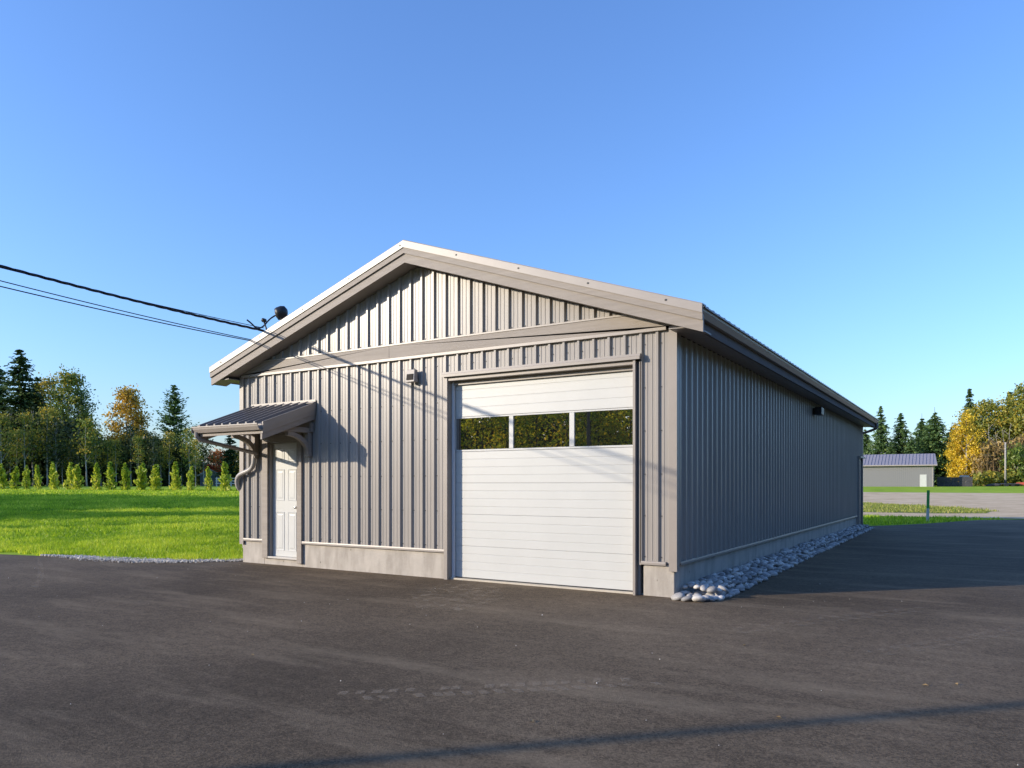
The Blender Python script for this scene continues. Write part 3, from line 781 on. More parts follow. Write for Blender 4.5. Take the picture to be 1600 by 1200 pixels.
# gutter on the canopy front
MB().prism([(AY - .002, AZ1 - .115), (AY - .05, AZ1 - .115), (AY - .085, AZ1 - .06), (AY - .09, AZ1 - .03), (AY - .10, AZ1 - .028), (AY - .10, AZ1 - .012), (AY - .082, AZ1 - .012), (AY - .08, AZ1 - .03), (AY - .045, AZ1 - .105), (AY - .008, AZ1 - .105), (AY - .008, AZ1 - .02), (AY - .002, AZ1 - .02)], 'x', AX0 - .02, AX1 - .024).build('canopy_gutter', M['flash'], cn)
MB().box(AX0 - .024, AX0 - .021, AY - .10, AY, AZ1 - .115, AZ1 - .01).build('gutter_end', M['trim'], cn)
MB().box(AX0 + .03, AX1 - .03, AY + .0, AY + .018, AZ1 - .17, AZ1 - .05).build('canopy_fascia', M['board'], cn)
def bracket(x):
    mb = MB(); t = .045
    mb.box(x - t, x + t, -.125, -.046, 1.885, 2.335)            # wall leg
    mb.box(x - t - .003, x + t + .003, -.62, -.046, 2.2855, 2.372)   # arm
    pts = []
    for k in range(9):
        a = R(90) * k / 8
        pts.append((-.05 - .50 * (1 - math.cos(a)), 1.93 + .36 * math.sin(a)))
    po = [(p[0] - .085 * math.cos(R(90) * k / 8) * .9 - .01, p[1] - .07 * math.sin(R(90) * k / 8)) for k, p in enumerate(pts)]
    mb.prism(pts + po[::-1], 'x', x - t + .006, x + t - .006)
    mb.build('canopy_bracket', M['board'], cn, bevel=.004)
bracket(-7.735); bracket(-6.385)
# downpipe from the canopy gutter: straight run back to the wall, then round elbows
MB().tube([(AX0 + .045, AY - .05, AZ1 - .10), (AX0 + .045, AY - .05, AZ1 - .17), (AX0 + .06, AY - .01, AZ1 - .22), (AX0 + .20, -.14, 1.975), (AX0 + .21, -.10, 1.96)], .034, 8).build('canopy_drain', M['trim'], cn)
cv = [(-7.72, -.10, 1.975), (-7.735, -.10, 1.90), (-7.745, -.10, 1.80), (-7.79, -.10, 1.715), (-7.88, -.10, 1.665), (-8.02, -.11, 1.625), (-8.13, -.11, 1.585), (-8.20, -.10, 1.52), (-8.22, -.09, 1.44), (-8.22, -.06, 1.36), (-8.222, .0, 1.31), (-8.235, .08, 1.24), (-8.245, .10, 1.14), (-8.245, .10, .25)]
def smooth_path(p, n=3):
    p = [Vector(q) for q in p]
    for _ in range(n):
        q = [p[0]]
        for a, b in zip(p[:-1], p[1:]): q += [a * .75 + b * .25, a * .25 + b * .75]
        q.append(p[-1]); p = q
    return p
MB().tube(smooth_path(cv, 2), .040, 14).build('downspout', M['pipe'], B, True)

# ------------------------------------------------------------------ fixtures
def wall_light(name, loc, rz, s, label, mbody):
    e = empty(name, loc, rz, label=label, category='wall light')
    MB().box(-.06 * s, .06 * s, -.03 * s, .0, -.07 * s, .07 * s).build('back_plate', mbody, e)
    P = [(-.105*s, -.15*s, -.12*s), (.105*s, -.15*s, -.12*s), (.105*s, -.03*s, -.12*s), (-.105*s, -.03*s, -.12*s), (-.095*s, -.12*s, .115*s), (.095*s, -.12*s, .115*s), (.095*s, -.03*s, .115*s), (-.095*s, -.03*s, .115*s)]
    MB().hexa(P).build('housing', mbody, e, bevel=.008)
    P = [(-.075*s, -.158*s, -.08*s), (.075*s, -.158*s, -.08*s), (.075*s, -.13*s, -.08*s), (-.075*s, -.13*s, -.08*s), (-.072*s, -.144*s, .03*s), (.072*s, -.144*s, .03*s), (.072*s, -.12*s, .03*s), (-.072*s, -.12*s, .03*s)]
    MB().hexa(P).build('lens', M['lens'], e)
    return e
wall_light('wall_light', (-4.12, -.042, 3.075), 0, .82, 'small taupe box light with dark lens on front wall beside the roll-up door', mat('lamp_taupe', (.34, .31, .28), .5))
fl = empty('flood_light', (.042, 9.14, 3.08), R(90), label='small black flood light high on the shaded side wall', category='flood light')
MB().box(-.09, .09, -.04, 0, -.07, .07).build('back_plate', M['black'], fl)
MB().box(-.17, .17, -.20, -.05, -.085, .085).build('housing', M['black'], fl, bevel=.01)
MB().tube([(0, -.04, 0), (0, -.08, -.01)], .03, 8).build('swivel', M['black'], fl)

# service mast with weatherhead
MX, MY = -7.62, .45
mast = empty('service_mast', (MX, MY, roofz(MX)), label='pipe mast with round black weatherhead above the left roof slope', category='mast')
MB().tube([(0, 0, -.3), (0, 0, .56)], .03, 10).build('mast_pipe', M['galv'], mast, True)
wh = MB().tube([(.05, .06, .70), (.03, .03, .695), (-.0, -.01, .68), (-.05, -.06, .655), (-.075, -.09, .64), (-.08, -.095, .638)], [.05, .11, .125, .12, .105, .06], 16)
wh.build('weatherhead', M['black'], mast, True)
MB().tube([(-.07, -.085, .642), (-.085, -.102, .635)], .055, 14).build('weatherhead_face', M['pole'], mast, True)
MB().tube(smooth_path([(-.09, -.1, .62), (-.13, -.2, .54), (-.13, -.35, .36), (-.06, -.55, .30), (.02, -.72, .35), (.0, -.80, .40)], 2), .014, 8).build('drip_loop', M['rubber'], mast, True)
# eye bolt and insulator on the roof edge
ib = empty('cable_hook', (-7.20, -.30, roofz(-7.20)), label='black insulator hook on the left roof edge holding the cable', category='cable hook')
MB().tube([(.05, 0, -.02), (.02, 0, .07), (-.04, -.0, .20)], .014, 8).build('hook_rod', M['black'], ib, True)
MB().tube([(-.035, -.03, .205), (-.04, -.02, .215), (-.05, .03, .215), (-.055, .04, .205)], [.025, .037, .037, .025], 10).build('insulator', M['black'], ib, True)

# utility pole outside the frame to the left, and the cables
PX, PY = -8.94, -15.7
up = empty('utility_pole', (PX, PY, 0), label='tall wooden utility pole behind the camera, seen in the door glass', category='utility pole')
MB().tube([(0, 0, -.3), (0, 0, 4), (0, 0, 8.4)], [.065, .06, .05], 14).build('pole_shaft', M['pole'], up, True)
MB().box(-.9, .9, -.14, -.03, 7.55, 7.66).build('crossarm', M['pole'], up)
def cable(name, a, b, sag, r, label, wig=0, twist=0, n=60):
    a = Vector(a); b = Vector(b); pts = []
    mb = MB()
    strands = [0.] if not twist else [0., 2 * math.pi / 3, 4 * math.pi / 3]
    for ph in strands:
        pts = []
        m = n * (5 if twist else 1)
        for i in range(m + 1):
            t = i / m; p = a.lerp(b, t); p.z -= 4 * sag * t * (1 - t)
            if twist:
                q = ph + t * twist * 2 * math.pi
                p = p + Vector((math.cos(q), .0, math.sin(q))) * (r * 1.15)
            pts.append(p)
        mb.tube(pts, r, 6)
    return mb.build(name, M['rubber'], None, True, label=label, category='cable')
cable('service_cable', (-7.22, -.32, roofz(-7.2) + .03), (PX + .12, PY, 5.95), .36, .0105, 'thick twisted black service cable, topmost of the overhead lines', twist=26)
cable('overhead_cable', (-7.21, -.33, roofz(-7.2) + .075), (PX + .13, PY + .05, 5.55), .30, .006, 'thin black cable hanging close beneath the twisted service cable')
cable('overhead_cable', (-7.52, -.34, roofz(-7.52) + .01), (PX + .14, PY + .1, 5.80), .36, .0075, 'upper of the two thin parallel cables reaching the left roof edge')
cable('overhead_cable', (-7.525, -.34, roofz(-7.53) - .005), (PX + .14, PY + .12, 5.62), .38, .0085, 'lowest thin cable of the overhead lines left of the building')

# ------------------------------------------------------------------ tyre marks on the asphalt
def tyre_track(name, pts, w, label, step=.16, fade=1.0, seed=1):
    r = random.Random(seed); P = [Vector((x, y, 0)) for x, y in pts]; mb = MB(); total = sum((b - a).length for a, b in zip(P[:-1], P[1:])); done = 0
    for a, b in zip(P[:-1], P[1:]):
        d = (b - a); L = d.length; d.normalize(); nrm = Vector((-d.y, d.x, 0)); s = 0
        while s < L:
            for side in (-1, 1):
                tt = abs(2 * (done + s) / total - 1)
                if r.random() < .03 + .8 * tt ** 4: continue
                c = a + d * (s + (step / 2 if side > 0 else 0) + r.uniform(-.012, .012)) + nrm * side * w * .27
                lw = w * .17 * r.uniform(.85, 1.1); ll = step * .29 * r.uniform(.85, 1.1); sk = d * side * step * .10
                q = [c - nrm * lw - d * ll - sk, c + nrm * lw - d * ll + sk, c + nrm * lw + d * ll + sk, c - nrm * lw + d * ll - sk]
                mb.add([(p.x, p.y, .0075) for p in q], [(0, 1, 2, 3)])
            s += step
        done += L
    return mb.build(name, M['dust'] if fade == 1 else M['dust_faint'], None, kind='stuff', label=label, category='tyre track')
def gq(u, v):
    d = CAM.z * FPX / (v - 756.33); return gp(u, d)
tyre_track('tyre_track', [gq(520, 1090), gq(700, 1081), gq(850, 1074), gq(1060, 1063)], .27, 'pale dusty tyre tread print across the asphalt foreground', .115)
tyre_track('tyre_track', [gq(1150, 987), gq(1260, 973), gq(1400, 957), gq(1480, 949)], .30, 'faint tyre tread print on asphalt beyond the rock corner', .2, .5, seed=2)
tyre_track('tyre_track', [gq(1335, 1027), gq(1450, 1009), gq(1600, 984), gq(1700, 966)], .26, 'pale tyre tread print running to the right edge of the asphalt', .17, .5, seed=3)
def scuff(name, ring, label):
    mb = MB().add([(x, y, .0065) for x, y in ring], [tuple(range(len(ring)))])
    return mb.build(name, M['scuff'], None, kind='stuff', label=label, category='dust patch')
M['scuff'] = dustmat('scuff_dust', (.50, .39, .26), .48, .70, .5, 6)
scuff('dust_patch', [gq(*p) for p in ((640, 925), (700, 912), (780, 918), (790, 935), (720, 955), (650, 950))], 'pale dusty patch in front of the roll-up door')
ringc = [gq(60 + 14 * math.sin(t * 1.6) - 20 * t * t, 872 + 46 * t) for t in [i / 10 for i in range(11)]]
mb = MB()
for (a, b) in zip(ringc[:-1], ringc[1:]):
    mb.add([(a[0] - .09, a[1], .007), (a[0] + .09, a[1], .007), (b[0] + .09, b[1], .007), (b[0] - .09, b[1], .007)], [(0, 1, 2, 3)])
mb.build('tyre_scrub', M['scuff'], None, kind='stuff', label='curved pale tyre scrub on asphalt by the lawn corner', category='tyre track')
lf = random.Random(9); LV = []
leafm = mat('fallen_leaf', (.30, .20, .08), .8)
for (u, v) in ((1217, 1123), (831, 1129), (1163, 1010), (1494, 1071), (1446, 1073), (395, 1025)):
    x, y = gq(u, v); s = .022 if v > 1050 else .02; a = lf.uniform(0, 6)
    c, s_ = math.cos(a) * s, math.sin(a) * s
    me = MB().add([(x - c, y - s_, .010), (x + s_ * .5, y - c * .5, .016), (x + c, y + s_, .011), (x - s_ * .5, y + c * .5, .020)], [(0, 1, 2, 3)])
    LV.append(me.build('fallen_leaf', leafm, None, label='tiny dry leaf lying on the open asphalt', category='leaf', group='dry leaves on the asphalt'))

gr = random.Random(21); it = []
for i in range(150):
    x = gr.uniform(-11, 9); y = gr.uniform(-7.5, 2.5)
    if -8.3 < x < .7 and y > -.15 or (x < -8.3 and y > float(edge_y(x)) - .1): continue
    sz = gr.uniform(.0025, .006)
    it.append((x, y, .005 + sz * .4, sz, (gr.uniform(0, 6), gr.uniform(0, 6), gr.uniform(0, 6)), gr.randrange(3)))
stones_joined('loose_grit', it, [stone_mesh(300 + i, 0, .8) for i in range(3)], M['gravelpiece'], kind='stuff', label='loose grit scattered over the asphalt', category='grit')

# ------------------------------------------------------------------ vegetation
def quads(C, A, Bv):                       # centre, half axis a, half axis b  -> verts, faces
    n = len(C); V = np.stack([C - A - Bv, C + A - Bv, C + A + Bv, C - A + Bv], 1).reshape(-1, 3)
    return V, np.arange(4 * n).reshape(n, 4)
def rand_unit(r, n):
    v = r.normal(size=(n, 3)); return v / np.linalg.norm(v, axis=1)[:, None]
def rand_leaf_axes(r, n, s, asp=.6):
    a = rand_unit(r, n); b = np.cross(a, rand_unit(r, n)); b /= np.linalg.norm(b, axis=1)[:, None] + 1e-9
    return a * s[:, None], b * (s * asp)[:, None]

def conifer_mesh(seed, h, rad, levels, per, base=.08, droop=.35, q=.34, shape=.9, sparse=0.):
    r = np.random.default_rng(seed); Cs = []; As = []; Bs = []; T = []
    for i in range(levels):
        t = (i + r.uniform(0, 1)) / levels; z = h * (base + (1 - base) * t)
        Lm = rad * ((1 - t) ** shape) * (1 if t > .12 else .75 + 2 * t)
        for j in range(per):
            if r.random() < sparse: continue
            L = Lm * r.uniform(.55, 1.12) + .12; a = r.uniform(0, 2 * np.pi); up = r.uniform(-.08, .22)
            n = max(3, int(L / q * 2.0)); s = np.linspace(.15, 1, n)
            x = np.cos(a) * L * s; y = np.sin(a) * L * s; zz = z + L * (up * s - droop * s ** 1.7 + (.10 * s ** 3))
            wv = q * (1.15 - .55 * s) * r.uniform(.7, 1.2, n)
            jit = r.normal(0, .07 * L + .04, (n, 3)) * [1, 1, .6]
            Cs.append(np.stack([x, y, zz], 1) + jit)
            dirv = np.array([np.cos(a), np.sin(a), -droop * .8]); 
            ax = dirv[None] + r.normal(0, .35, (n, 3)); ax /= np.linalg.norm(ax, axis=1)[:, None]
            sd = np.cross(ax, r.normal(0, .5, (n, 3)) + [0, 0, 1]); sd /= np.linalg.norm(sd, axis=1)[:, None]
            As.append(ax * (wv * .95)[:, None]); Bs.append(sd * (wv * .42)[:, None])
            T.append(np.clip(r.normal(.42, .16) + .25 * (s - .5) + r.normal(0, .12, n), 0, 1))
    V, F = quads(np.concatenate(Cs), np.concatenate(As), np.concatenate(Bs))
    return npmesh('crown', V, F, np.concatenate(T))

def broad_mesh(seed, h, rad, clumps, per, z0=.35, q=.20, prof='round', spread=.55, hue=.18):
    r = np.random.default_rng(seed); Cs = []; T = []; cent = []
    for i in range(clumps):
        t = r.uniform(0, 1)
        if prof == 'round': w = math.sqrt(max(.02, 1 - (2 * t - 1) ** 2))
        elif prof == 'cone': w = (1 - t) ** .7 * min(1, .5 + 3 * t)
        elif prof == 'spire': w = min(1, .55 + 1.5 * t) * (1 - t ** 1.9) ** .75 + .06
        elif prof == 'tall': w = min(1, .45 + 1.6 * t) * (1 - t ** 4) * .9 + .1
        else: w = 1
        rr = rad * w * math.sqrt(r.uniform(.08, 1)); a = r.uniform(0, 2 * np.pi)
        c = np.array([rr * math.cos(a), rr * math.sin(a), h * (z0 + (1 - z0) * t * .96)])
        n = int(per * r.uniform(.5, 1.4)); sd = spread * r.uniform(.6, 1.3)
        Cs.append(c + r.normal(0, 1, (n, 3)) * [sd, sd, sd * .7]); cent.append(c)
        T.append(np.clip(r.normal(.45, hue) + r.normal(0, .12, n), 0, 1))
    C = np.concatenate(Cs); s = q * r.uniform(.6, 1.3, len(C)); A, Bv = rand_leaf_axes(r, len(C), s)
    V, F = quads(C, A, Bv)
    return npmesh('crown', V, F, np.concatenate(T)), cent

def trunk_mesh(seed, h, r0, cent=(), lean=.03, limbs=14, top=.96):
    r = random.Random(seed); mb = MB(); pts = []; x = y = 0
    for i in range(9):
        t = i / 8; pts.append(Vector((x, y, h * top * t - .2))); x += r.uniform(-lean, lean) * h * .12; y += r.uniform(-lean, lean) * h * .12
    mb.tube(pts, [r0 * (1 - .9 * i / 8) * (1.25 if i == 0 else 1) for i in range(9)], 7)
    cl = list(cent); r.shuffle(cl)
    for c in cl[:limbs]:
        c = Vector(c); zb = max(.15 * h, c.z - (abs(c.x) + abs(c.y)) * r.uniform(.5, 1.0) - .4); k = min(7, int(8 * zb / (h * top)))
        b = pts[k].lerp(pts[k + 1], 8 * zb / (h * top) - k) if k < 8 else pts[-1]
        mb.tube([b, b.lerp(c, .5) + Vector((0, 0, .1)), c], [r0 * .32, r0 * .2, r0 * .07], 5)
    me = bpy.data.meshes.new('trunk'); me.from_pydata(mb.v, [], mb.f)
    me.polygons.foreach_set('use_smooth', [True] * len(me.polygons)); return me

def plant(name, xy, crown, cm, trunk, tm, scale=1., rz=0., label='', cat='tree', group=None, z=None, sxy=None, tname='trunk', cname='crown'):
    x, y = xy; e = empty(name, (x, y, float(H(x, y)) - .05 if z is None else z), rz, label=label, category=cat)
    if group: e['group'] = group
    sxy = sxy or scale; e.scale = (sxy, sxy, scale)
    if crown:
        o = bpy.data.objects.new(cname, crown); COL.objects.link(o); o.parent = e
        if not crown.materials: crown.materials.append(cm)
    if trunk:
        o = bpy.data.objects.new(tname, trunk); COL.objects.link(o); o.parent = e
        if not trunk.materials: trunk.materials.append(tm)
    return e
def copy_mesh(me): 
    c = me.copy(); c.materials.clear(); return c
def px2h(u, v, d):                        # height of a top seen at row v when standing at depth d
    x, y = gp(u, d); return CAM.z + (756.33 - v) / FPX * d - float(H(x, y))

# -- left wood
D = 112
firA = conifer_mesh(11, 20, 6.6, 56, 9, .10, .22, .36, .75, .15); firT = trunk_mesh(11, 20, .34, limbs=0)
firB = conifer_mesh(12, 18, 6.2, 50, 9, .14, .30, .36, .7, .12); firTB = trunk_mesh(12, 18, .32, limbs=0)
def tree_at(name, u, v, d, me, h0, cm, tr, tm, label, rz=0, wid=1., **k):
    s = px2h(u, v, d) / h0
    return plant(name, gp(u, d), me, cm, tr, tm, s, rz, label, sxy=s * wid, **k)
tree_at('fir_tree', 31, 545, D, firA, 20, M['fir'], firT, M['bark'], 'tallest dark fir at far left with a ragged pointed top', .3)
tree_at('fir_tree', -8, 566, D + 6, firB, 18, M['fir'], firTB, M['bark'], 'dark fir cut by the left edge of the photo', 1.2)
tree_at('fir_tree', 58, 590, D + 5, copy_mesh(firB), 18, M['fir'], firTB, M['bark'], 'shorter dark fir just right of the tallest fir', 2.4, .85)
g1, c1 = broad_mesh(21, 16, 3.1, 105, 58, .34, .125, 'spire', .62, .26)
g2, c2 = broad_mesh(22, 15, 2.4, 70, 52, .36, .125, 'spire', .58, .26)
t1 = trunk_mesh(21, 16, .20, c1); t2 = trunk_mesh(22, 15, .17, c2)
tree_at('poplar_tree', 108, 580, D, g1, 16, M['green'], t1, M['birch'], 'tall poplar with green and gold leaves right of the firs', .5)
tree_at('poplar_tree', 78, 588, D + 4, g2, 15, M['olive'], t2, M['birch'], 'slim poplar between the firs and the tall green poplar', 1.0)
g3 = copy_mesh(g2); tree_at('poplar_tree', 127, 606, D + 3, g3, 15, M['spruce'], t2, M['birch'], 'thin bluish green tree on the right flank of the tall poplar', 2.2, .9)
o1, oc = broad_mesh(23, 14, 3.0, 105, 58, .30, .13, 'spire', .58, .26)
tree_at('poplar_tree', 198, 607, D, o1, 14, M['orange'], trunk_mesh(23, 14, .2, oc), M['birch'], 'golden orange tree standing alone above the left treeline', .4)
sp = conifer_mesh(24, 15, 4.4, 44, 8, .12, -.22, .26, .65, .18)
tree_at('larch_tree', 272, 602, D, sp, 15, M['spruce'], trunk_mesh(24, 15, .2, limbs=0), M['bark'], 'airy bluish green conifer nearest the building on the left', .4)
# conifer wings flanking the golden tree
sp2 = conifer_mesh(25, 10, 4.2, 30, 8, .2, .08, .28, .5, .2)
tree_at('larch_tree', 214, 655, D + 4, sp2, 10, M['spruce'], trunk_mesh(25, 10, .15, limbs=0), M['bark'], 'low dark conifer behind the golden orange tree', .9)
# red maple, small conifer and rust tree beside the building's left corner
rm, rc = broad_mesh(26, 6.5, 2.8, 80, 60, .25, .13, 'round', .5, .25)
tree_at('maple_tree', 343, 704, 128, rm, 6.5, M['redleaf'], trunk_mesh(26, 6.5, .14, rc), M['bark'], 'red maple behind the young cedars', 0)
cf = conifer_mesh(27, 9, 2.9, 34, 8, .08, .2, .26, .7, .1)
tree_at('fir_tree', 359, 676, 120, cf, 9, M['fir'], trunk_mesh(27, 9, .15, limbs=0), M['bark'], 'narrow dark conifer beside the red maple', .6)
tree_at('maple_tree', 378, 702, 122, copy_mesh(rm), 6.5, M['orange'], None, M['bark'], 'rust coloured tree partly hidden by the building corner', 1.6)
# slender pale stems and mixed small trees of the wood's edge
y1_, yc1 = broad_mesh(31, 11, 1.3, 34, 30, .36, .12, 'spire', .6, .3); y2_, yc2 = broad_mesh(32, 9, 1.4, 34, 30, .32, .12, 'spire', .6, .3)
s1 = trunk_mesh(31, 11, .12, yc1, .05); s2 = trunk_mesh(32, 9, .11, yc2, .05)
y1g = copy_mesh(y1_); y2u = copy_mesh(y2_); y1u = copy_mesh(y1_)
rr = random.Random(8)
edge_u = [4, 16, 26, 40, 52, 64, 74, 88, 98, 112, 122, 136, 147, 158, 170, 182, 205, 216, 228, 240, 252, 264, 284, 296, 306, 318]
CED_U = [3, 23, 41, 60, 85, 109, 122, 151, 174, 196, 220, 243, 275, 296, 326, 353]
ORD = ['first', 'second', 'third', 'fourth', 'fifth', 'sixth', 'seventh', 'eighth', 'ninth', 'tenth', 'eleventh', 'twelfth', 'thirteenth', 'fourteenth', 'fifteenth', 'last']
seen_lab = {}
for i, u in enumerate(edge_u):
    v = rr.uniform(632, 690) if u < 140 else rr.uniform(664, 706)
    k = i % 3; me, tr, h0 = ((y1_, s1, 11), (y2u, s2, 9), (y1u, s1, 11))[k]
    c = min(range(16), key=lambda n: abs(CED_U[n] - u))
    lab = 'slender %s tree, pale stem, %s the %s young cedar' % (('olive', 'dark green', 'mixed green')[k], 'directly behind' if abs(CED_U[c] - u) < 4 else 'just left of' if u < CED_U[c] else 'just right of', ORD[c])
    tree_at('young_tree', u, v, D - rr.uniform(2, 14), me, h0, (M['olive'], M['under'], M['green'])[k], tr, M['birch'], lab,
            rr.uniform(0, 6), rr.uniform(.8, 1.2), group='slender trees along the edge of the left wood')
# bare pole-like snags
for u, v, lb in ((148, 650, 'bare dead trunk left of the golden tree'), (156, 645, 'taller bare dead trunk beside the golden tree')):
    x, y = gp(u, D + 2); hh = px2h(u, v, D + 2)
    sn = trunk_mesh(u, hh, .12, [(r_ * .9, .3, hh * (.6 + .12 * j)) for j, r_ in enumerate((-1, 1, -.7))], .04, 3)
    plant('dead_tree', (x, y), None, None, sn, M['birch'], label=lb)
# dark undergrowth behind and between the stems
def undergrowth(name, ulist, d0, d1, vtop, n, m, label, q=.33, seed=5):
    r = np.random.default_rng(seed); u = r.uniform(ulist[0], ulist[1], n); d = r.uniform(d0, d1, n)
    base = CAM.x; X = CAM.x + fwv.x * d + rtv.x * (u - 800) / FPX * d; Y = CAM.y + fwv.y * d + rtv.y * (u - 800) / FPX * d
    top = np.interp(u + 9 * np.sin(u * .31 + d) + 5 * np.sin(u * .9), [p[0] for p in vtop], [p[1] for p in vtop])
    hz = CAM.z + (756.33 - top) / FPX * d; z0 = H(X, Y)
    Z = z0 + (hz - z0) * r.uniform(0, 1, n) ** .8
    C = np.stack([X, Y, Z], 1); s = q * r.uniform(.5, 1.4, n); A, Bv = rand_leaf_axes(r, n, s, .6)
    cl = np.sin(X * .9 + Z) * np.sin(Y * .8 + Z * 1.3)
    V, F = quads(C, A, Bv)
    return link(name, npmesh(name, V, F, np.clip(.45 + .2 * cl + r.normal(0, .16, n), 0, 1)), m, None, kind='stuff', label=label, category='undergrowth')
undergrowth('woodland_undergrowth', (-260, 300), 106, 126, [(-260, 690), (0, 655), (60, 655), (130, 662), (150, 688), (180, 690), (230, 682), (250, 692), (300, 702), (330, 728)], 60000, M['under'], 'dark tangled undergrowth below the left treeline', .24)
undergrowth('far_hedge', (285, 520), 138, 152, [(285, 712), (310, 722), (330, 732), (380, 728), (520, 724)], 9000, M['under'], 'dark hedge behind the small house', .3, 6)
# trees continuing out of frame to the left
for i, u in enumerate((-60, -110, -165, -230)):
    tree_at('fir_tree', u, 590 - 8 * (i % 2), D + 4 * (i % 3), copy_mesh(firB) if i % 2 else copy_mesh(firA), 18 if i % 2 else 20, M['fir'], firT, M['bark'], 'dark fir beyond the left edge of the photo', i, group='firs beyond the left edge')

# -- row of young cedars
def cedar_mesh(seed):
    r = np.random.default_rng(seed); n = 330; t = r.uniform(0, 1, n) ** .9
    prof = np.interp(t, [0, .08, .25, .5, .75, .92, 1], [.24, .30, .27, .23, .17, .08, .02]) * (1 + .42 * np.sin(t * 15 + seed * 1.7) * r.uniform(.3, 1, n))
    a = r.uniform(0, 2 * np.pi, n); rr_ = prof * np.sqrt(r.uniform(.15, 1, n)) * (1 + .35 * np.sin(3 * a + seed + 5 * t))
    C = np.stack([rr_ * np.cos(a), rr_ * np.sin(a), t * 2.05 + .05], 1)
    s = r.uniform(.05, .135, n)
    up = np.stack([np.cos(a) * .5, np.sin(a) * .5, np.full(n, .9)], 1) + r.normal(0, .35, (n, 3)); up /= np.linalg.norm(up, axis=1)[:, None]
    sd = np.cross(up, rand_unit(r, n)); sd /= np.linalg.norm(sd, axis=1)[:, None]
    V, F = quads(C, up * s[:, None], sd * (s * .45)[:, None])
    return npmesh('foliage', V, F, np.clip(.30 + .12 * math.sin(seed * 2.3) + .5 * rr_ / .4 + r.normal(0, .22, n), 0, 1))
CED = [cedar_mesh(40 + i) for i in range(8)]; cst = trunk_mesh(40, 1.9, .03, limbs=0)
ced = [(3, 725), (23, 729), (41, 728), (60, 726), (85, 722), (109, 722), (122, 726), (151, 724), (174, 722), (196, 724), (220, 724), (243, 726), (275, 722), (296, 728), (326, 729), (353, 722)]
order = ['leftmost', 'second', 'third', 'fourth', 'fifth', 'sixth', 'seventh', 'eighth', 'ninth', 'tenth', 'eleventh', 'twelfth', 'thirteenth', 'fourteenth', 'fifteenth', 'sixteenth']
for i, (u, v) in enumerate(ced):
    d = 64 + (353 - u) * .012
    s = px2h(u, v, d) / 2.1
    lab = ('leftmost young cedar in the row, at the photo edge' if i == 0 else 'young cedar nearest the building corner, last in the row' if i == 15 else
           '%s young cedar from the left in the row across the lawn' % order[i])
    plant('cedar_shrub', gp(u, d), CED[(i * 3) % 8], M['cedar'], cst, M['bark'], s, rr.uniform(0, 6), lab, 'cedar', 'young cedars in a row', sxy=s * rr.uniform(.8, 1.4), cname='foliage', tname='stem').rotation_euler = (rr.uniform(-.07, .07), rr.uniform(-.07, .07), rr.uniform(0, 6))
for i, u in enumerate((378, 402, -20, -44)):
    plant('cedar_shrub', gp(u, 64), CED[i], M['cedar'], cst, M['bark'], 1.0, i, 'young cedar of the row hidden by the building or cut off' , 'cedar', 'young cedars out of view', sxy=1.1, cname='foliage', tname='stem')

# -- small house and white fence beyond the cedars
hx, hy = gp(328, 124); hz = float(H(hx, hy))
hs = empty('small_house', (hx, hy, hz), R(54), label='small gabled house with white trim behind the young cedars', category='house')
MB().box(-1.5, 1.5, -1.2, 5, -.2, 1.75).build('wall', M['housewall'], hs)
MB().prism([(-1.5, 1.75), (1.5, 1.75), (0, 2.6)], 'y', -1.2, 5).build('gable', M['white'], hs)
for sgn in (-1, 1):
    P = [(0, -1.5, 2.66), (sgn * 1.9, -1.5, 1.6), (sgn * 1.9, 5.3, 1.6), (0, 5.3, 2.66)]
    MB().hexa(P + [(a, b, c + .1) for a, b, c in P]).build('roof_slope', M['shedwall'], hs)
    P = [(0, -1.58, 2.60), (sgn * 1.92, -1.58, 1.54), (sgn * 1.92, -1.505, 1.54), (0, -1.505, 2.60)]
    MB().hexa(P + [(a, b, c + .2) for a, b, c in P]).build('barge_board', M['white'], hs)
MB().box(-.9, -.1, -1.24, -1.19, .7, 1.5).build('window', M['white'], hs)
fx, fy = gp(372, 105); fe = empty('white_fence', (fx, fy, float(H(fx, fy))), R(30), label='white rail fence glimpsed beside the building corner', category='fence')
for z in (.35, .7, 1.05): MB().box(-3.2, 3.2, -.03, .03, z, z + .14).build('rail', M['white'], fe)
for i in range(4): MB().box(-3.1 + i * 2.05, -2.95 + i * 2.05, -.1, -.035, -.1, 1.3).build('post', M['white'], fe)

# -- right background: shed, wall, trees
SD = 120
sx0, sy0 = gp(1459, SD); sz = float(H(sx0, sy0))
shed = empty('metal_shed', (sx0, sy0, sz - .05), R(2), label='long grey metal shed with bluish roof in the far yard', category='shed')
sl_ = 18.0; wall_h = 3.45
sb = MB().box(-sl_, 0, 0, 9, -.2, wall_h).build('wall', M['shedwall'], shed)
mb = MB()
for k in range(int(sl_ / .3)):
    x = -.15 - k * .3
    if -1.99 < x < -.97: mb.box(x - .03, x + .03, -.03, -.001, 2.05, wall_h - .06)
    else: mb.box(x - .03, x + .03, -.03, -.001, -.1, wall_h - .06)
mb.build('wall_ribs', M['shedwall'], sb, kind='stuff')
P = [(-sl_ - .4, -.5, wall_h + .02), (.5, -.5, wall_h + .02), (.15, 4.5, wall_h + 1.95), (-sl_ - .4, 4.5, wall_h + 1.95)]
MB().hexa(P + [(a, b, c + .12) for a, b, c in P]).build('roof_slope', M['shedroof'], shed)
P = [(-sl_ - .4, 4.52, wall_h + 1.95), (.15, 4.52, wall_h + 1.95), (.5, 9.5, wall_h + .02), (-sl_ - .4, 9.5, wall_h + .02)]
MB().hexa(P + [(a, b, c + .12) for a, b, c in P]).build('roof_slope', M['shedroof'], shed)
mb = MB()
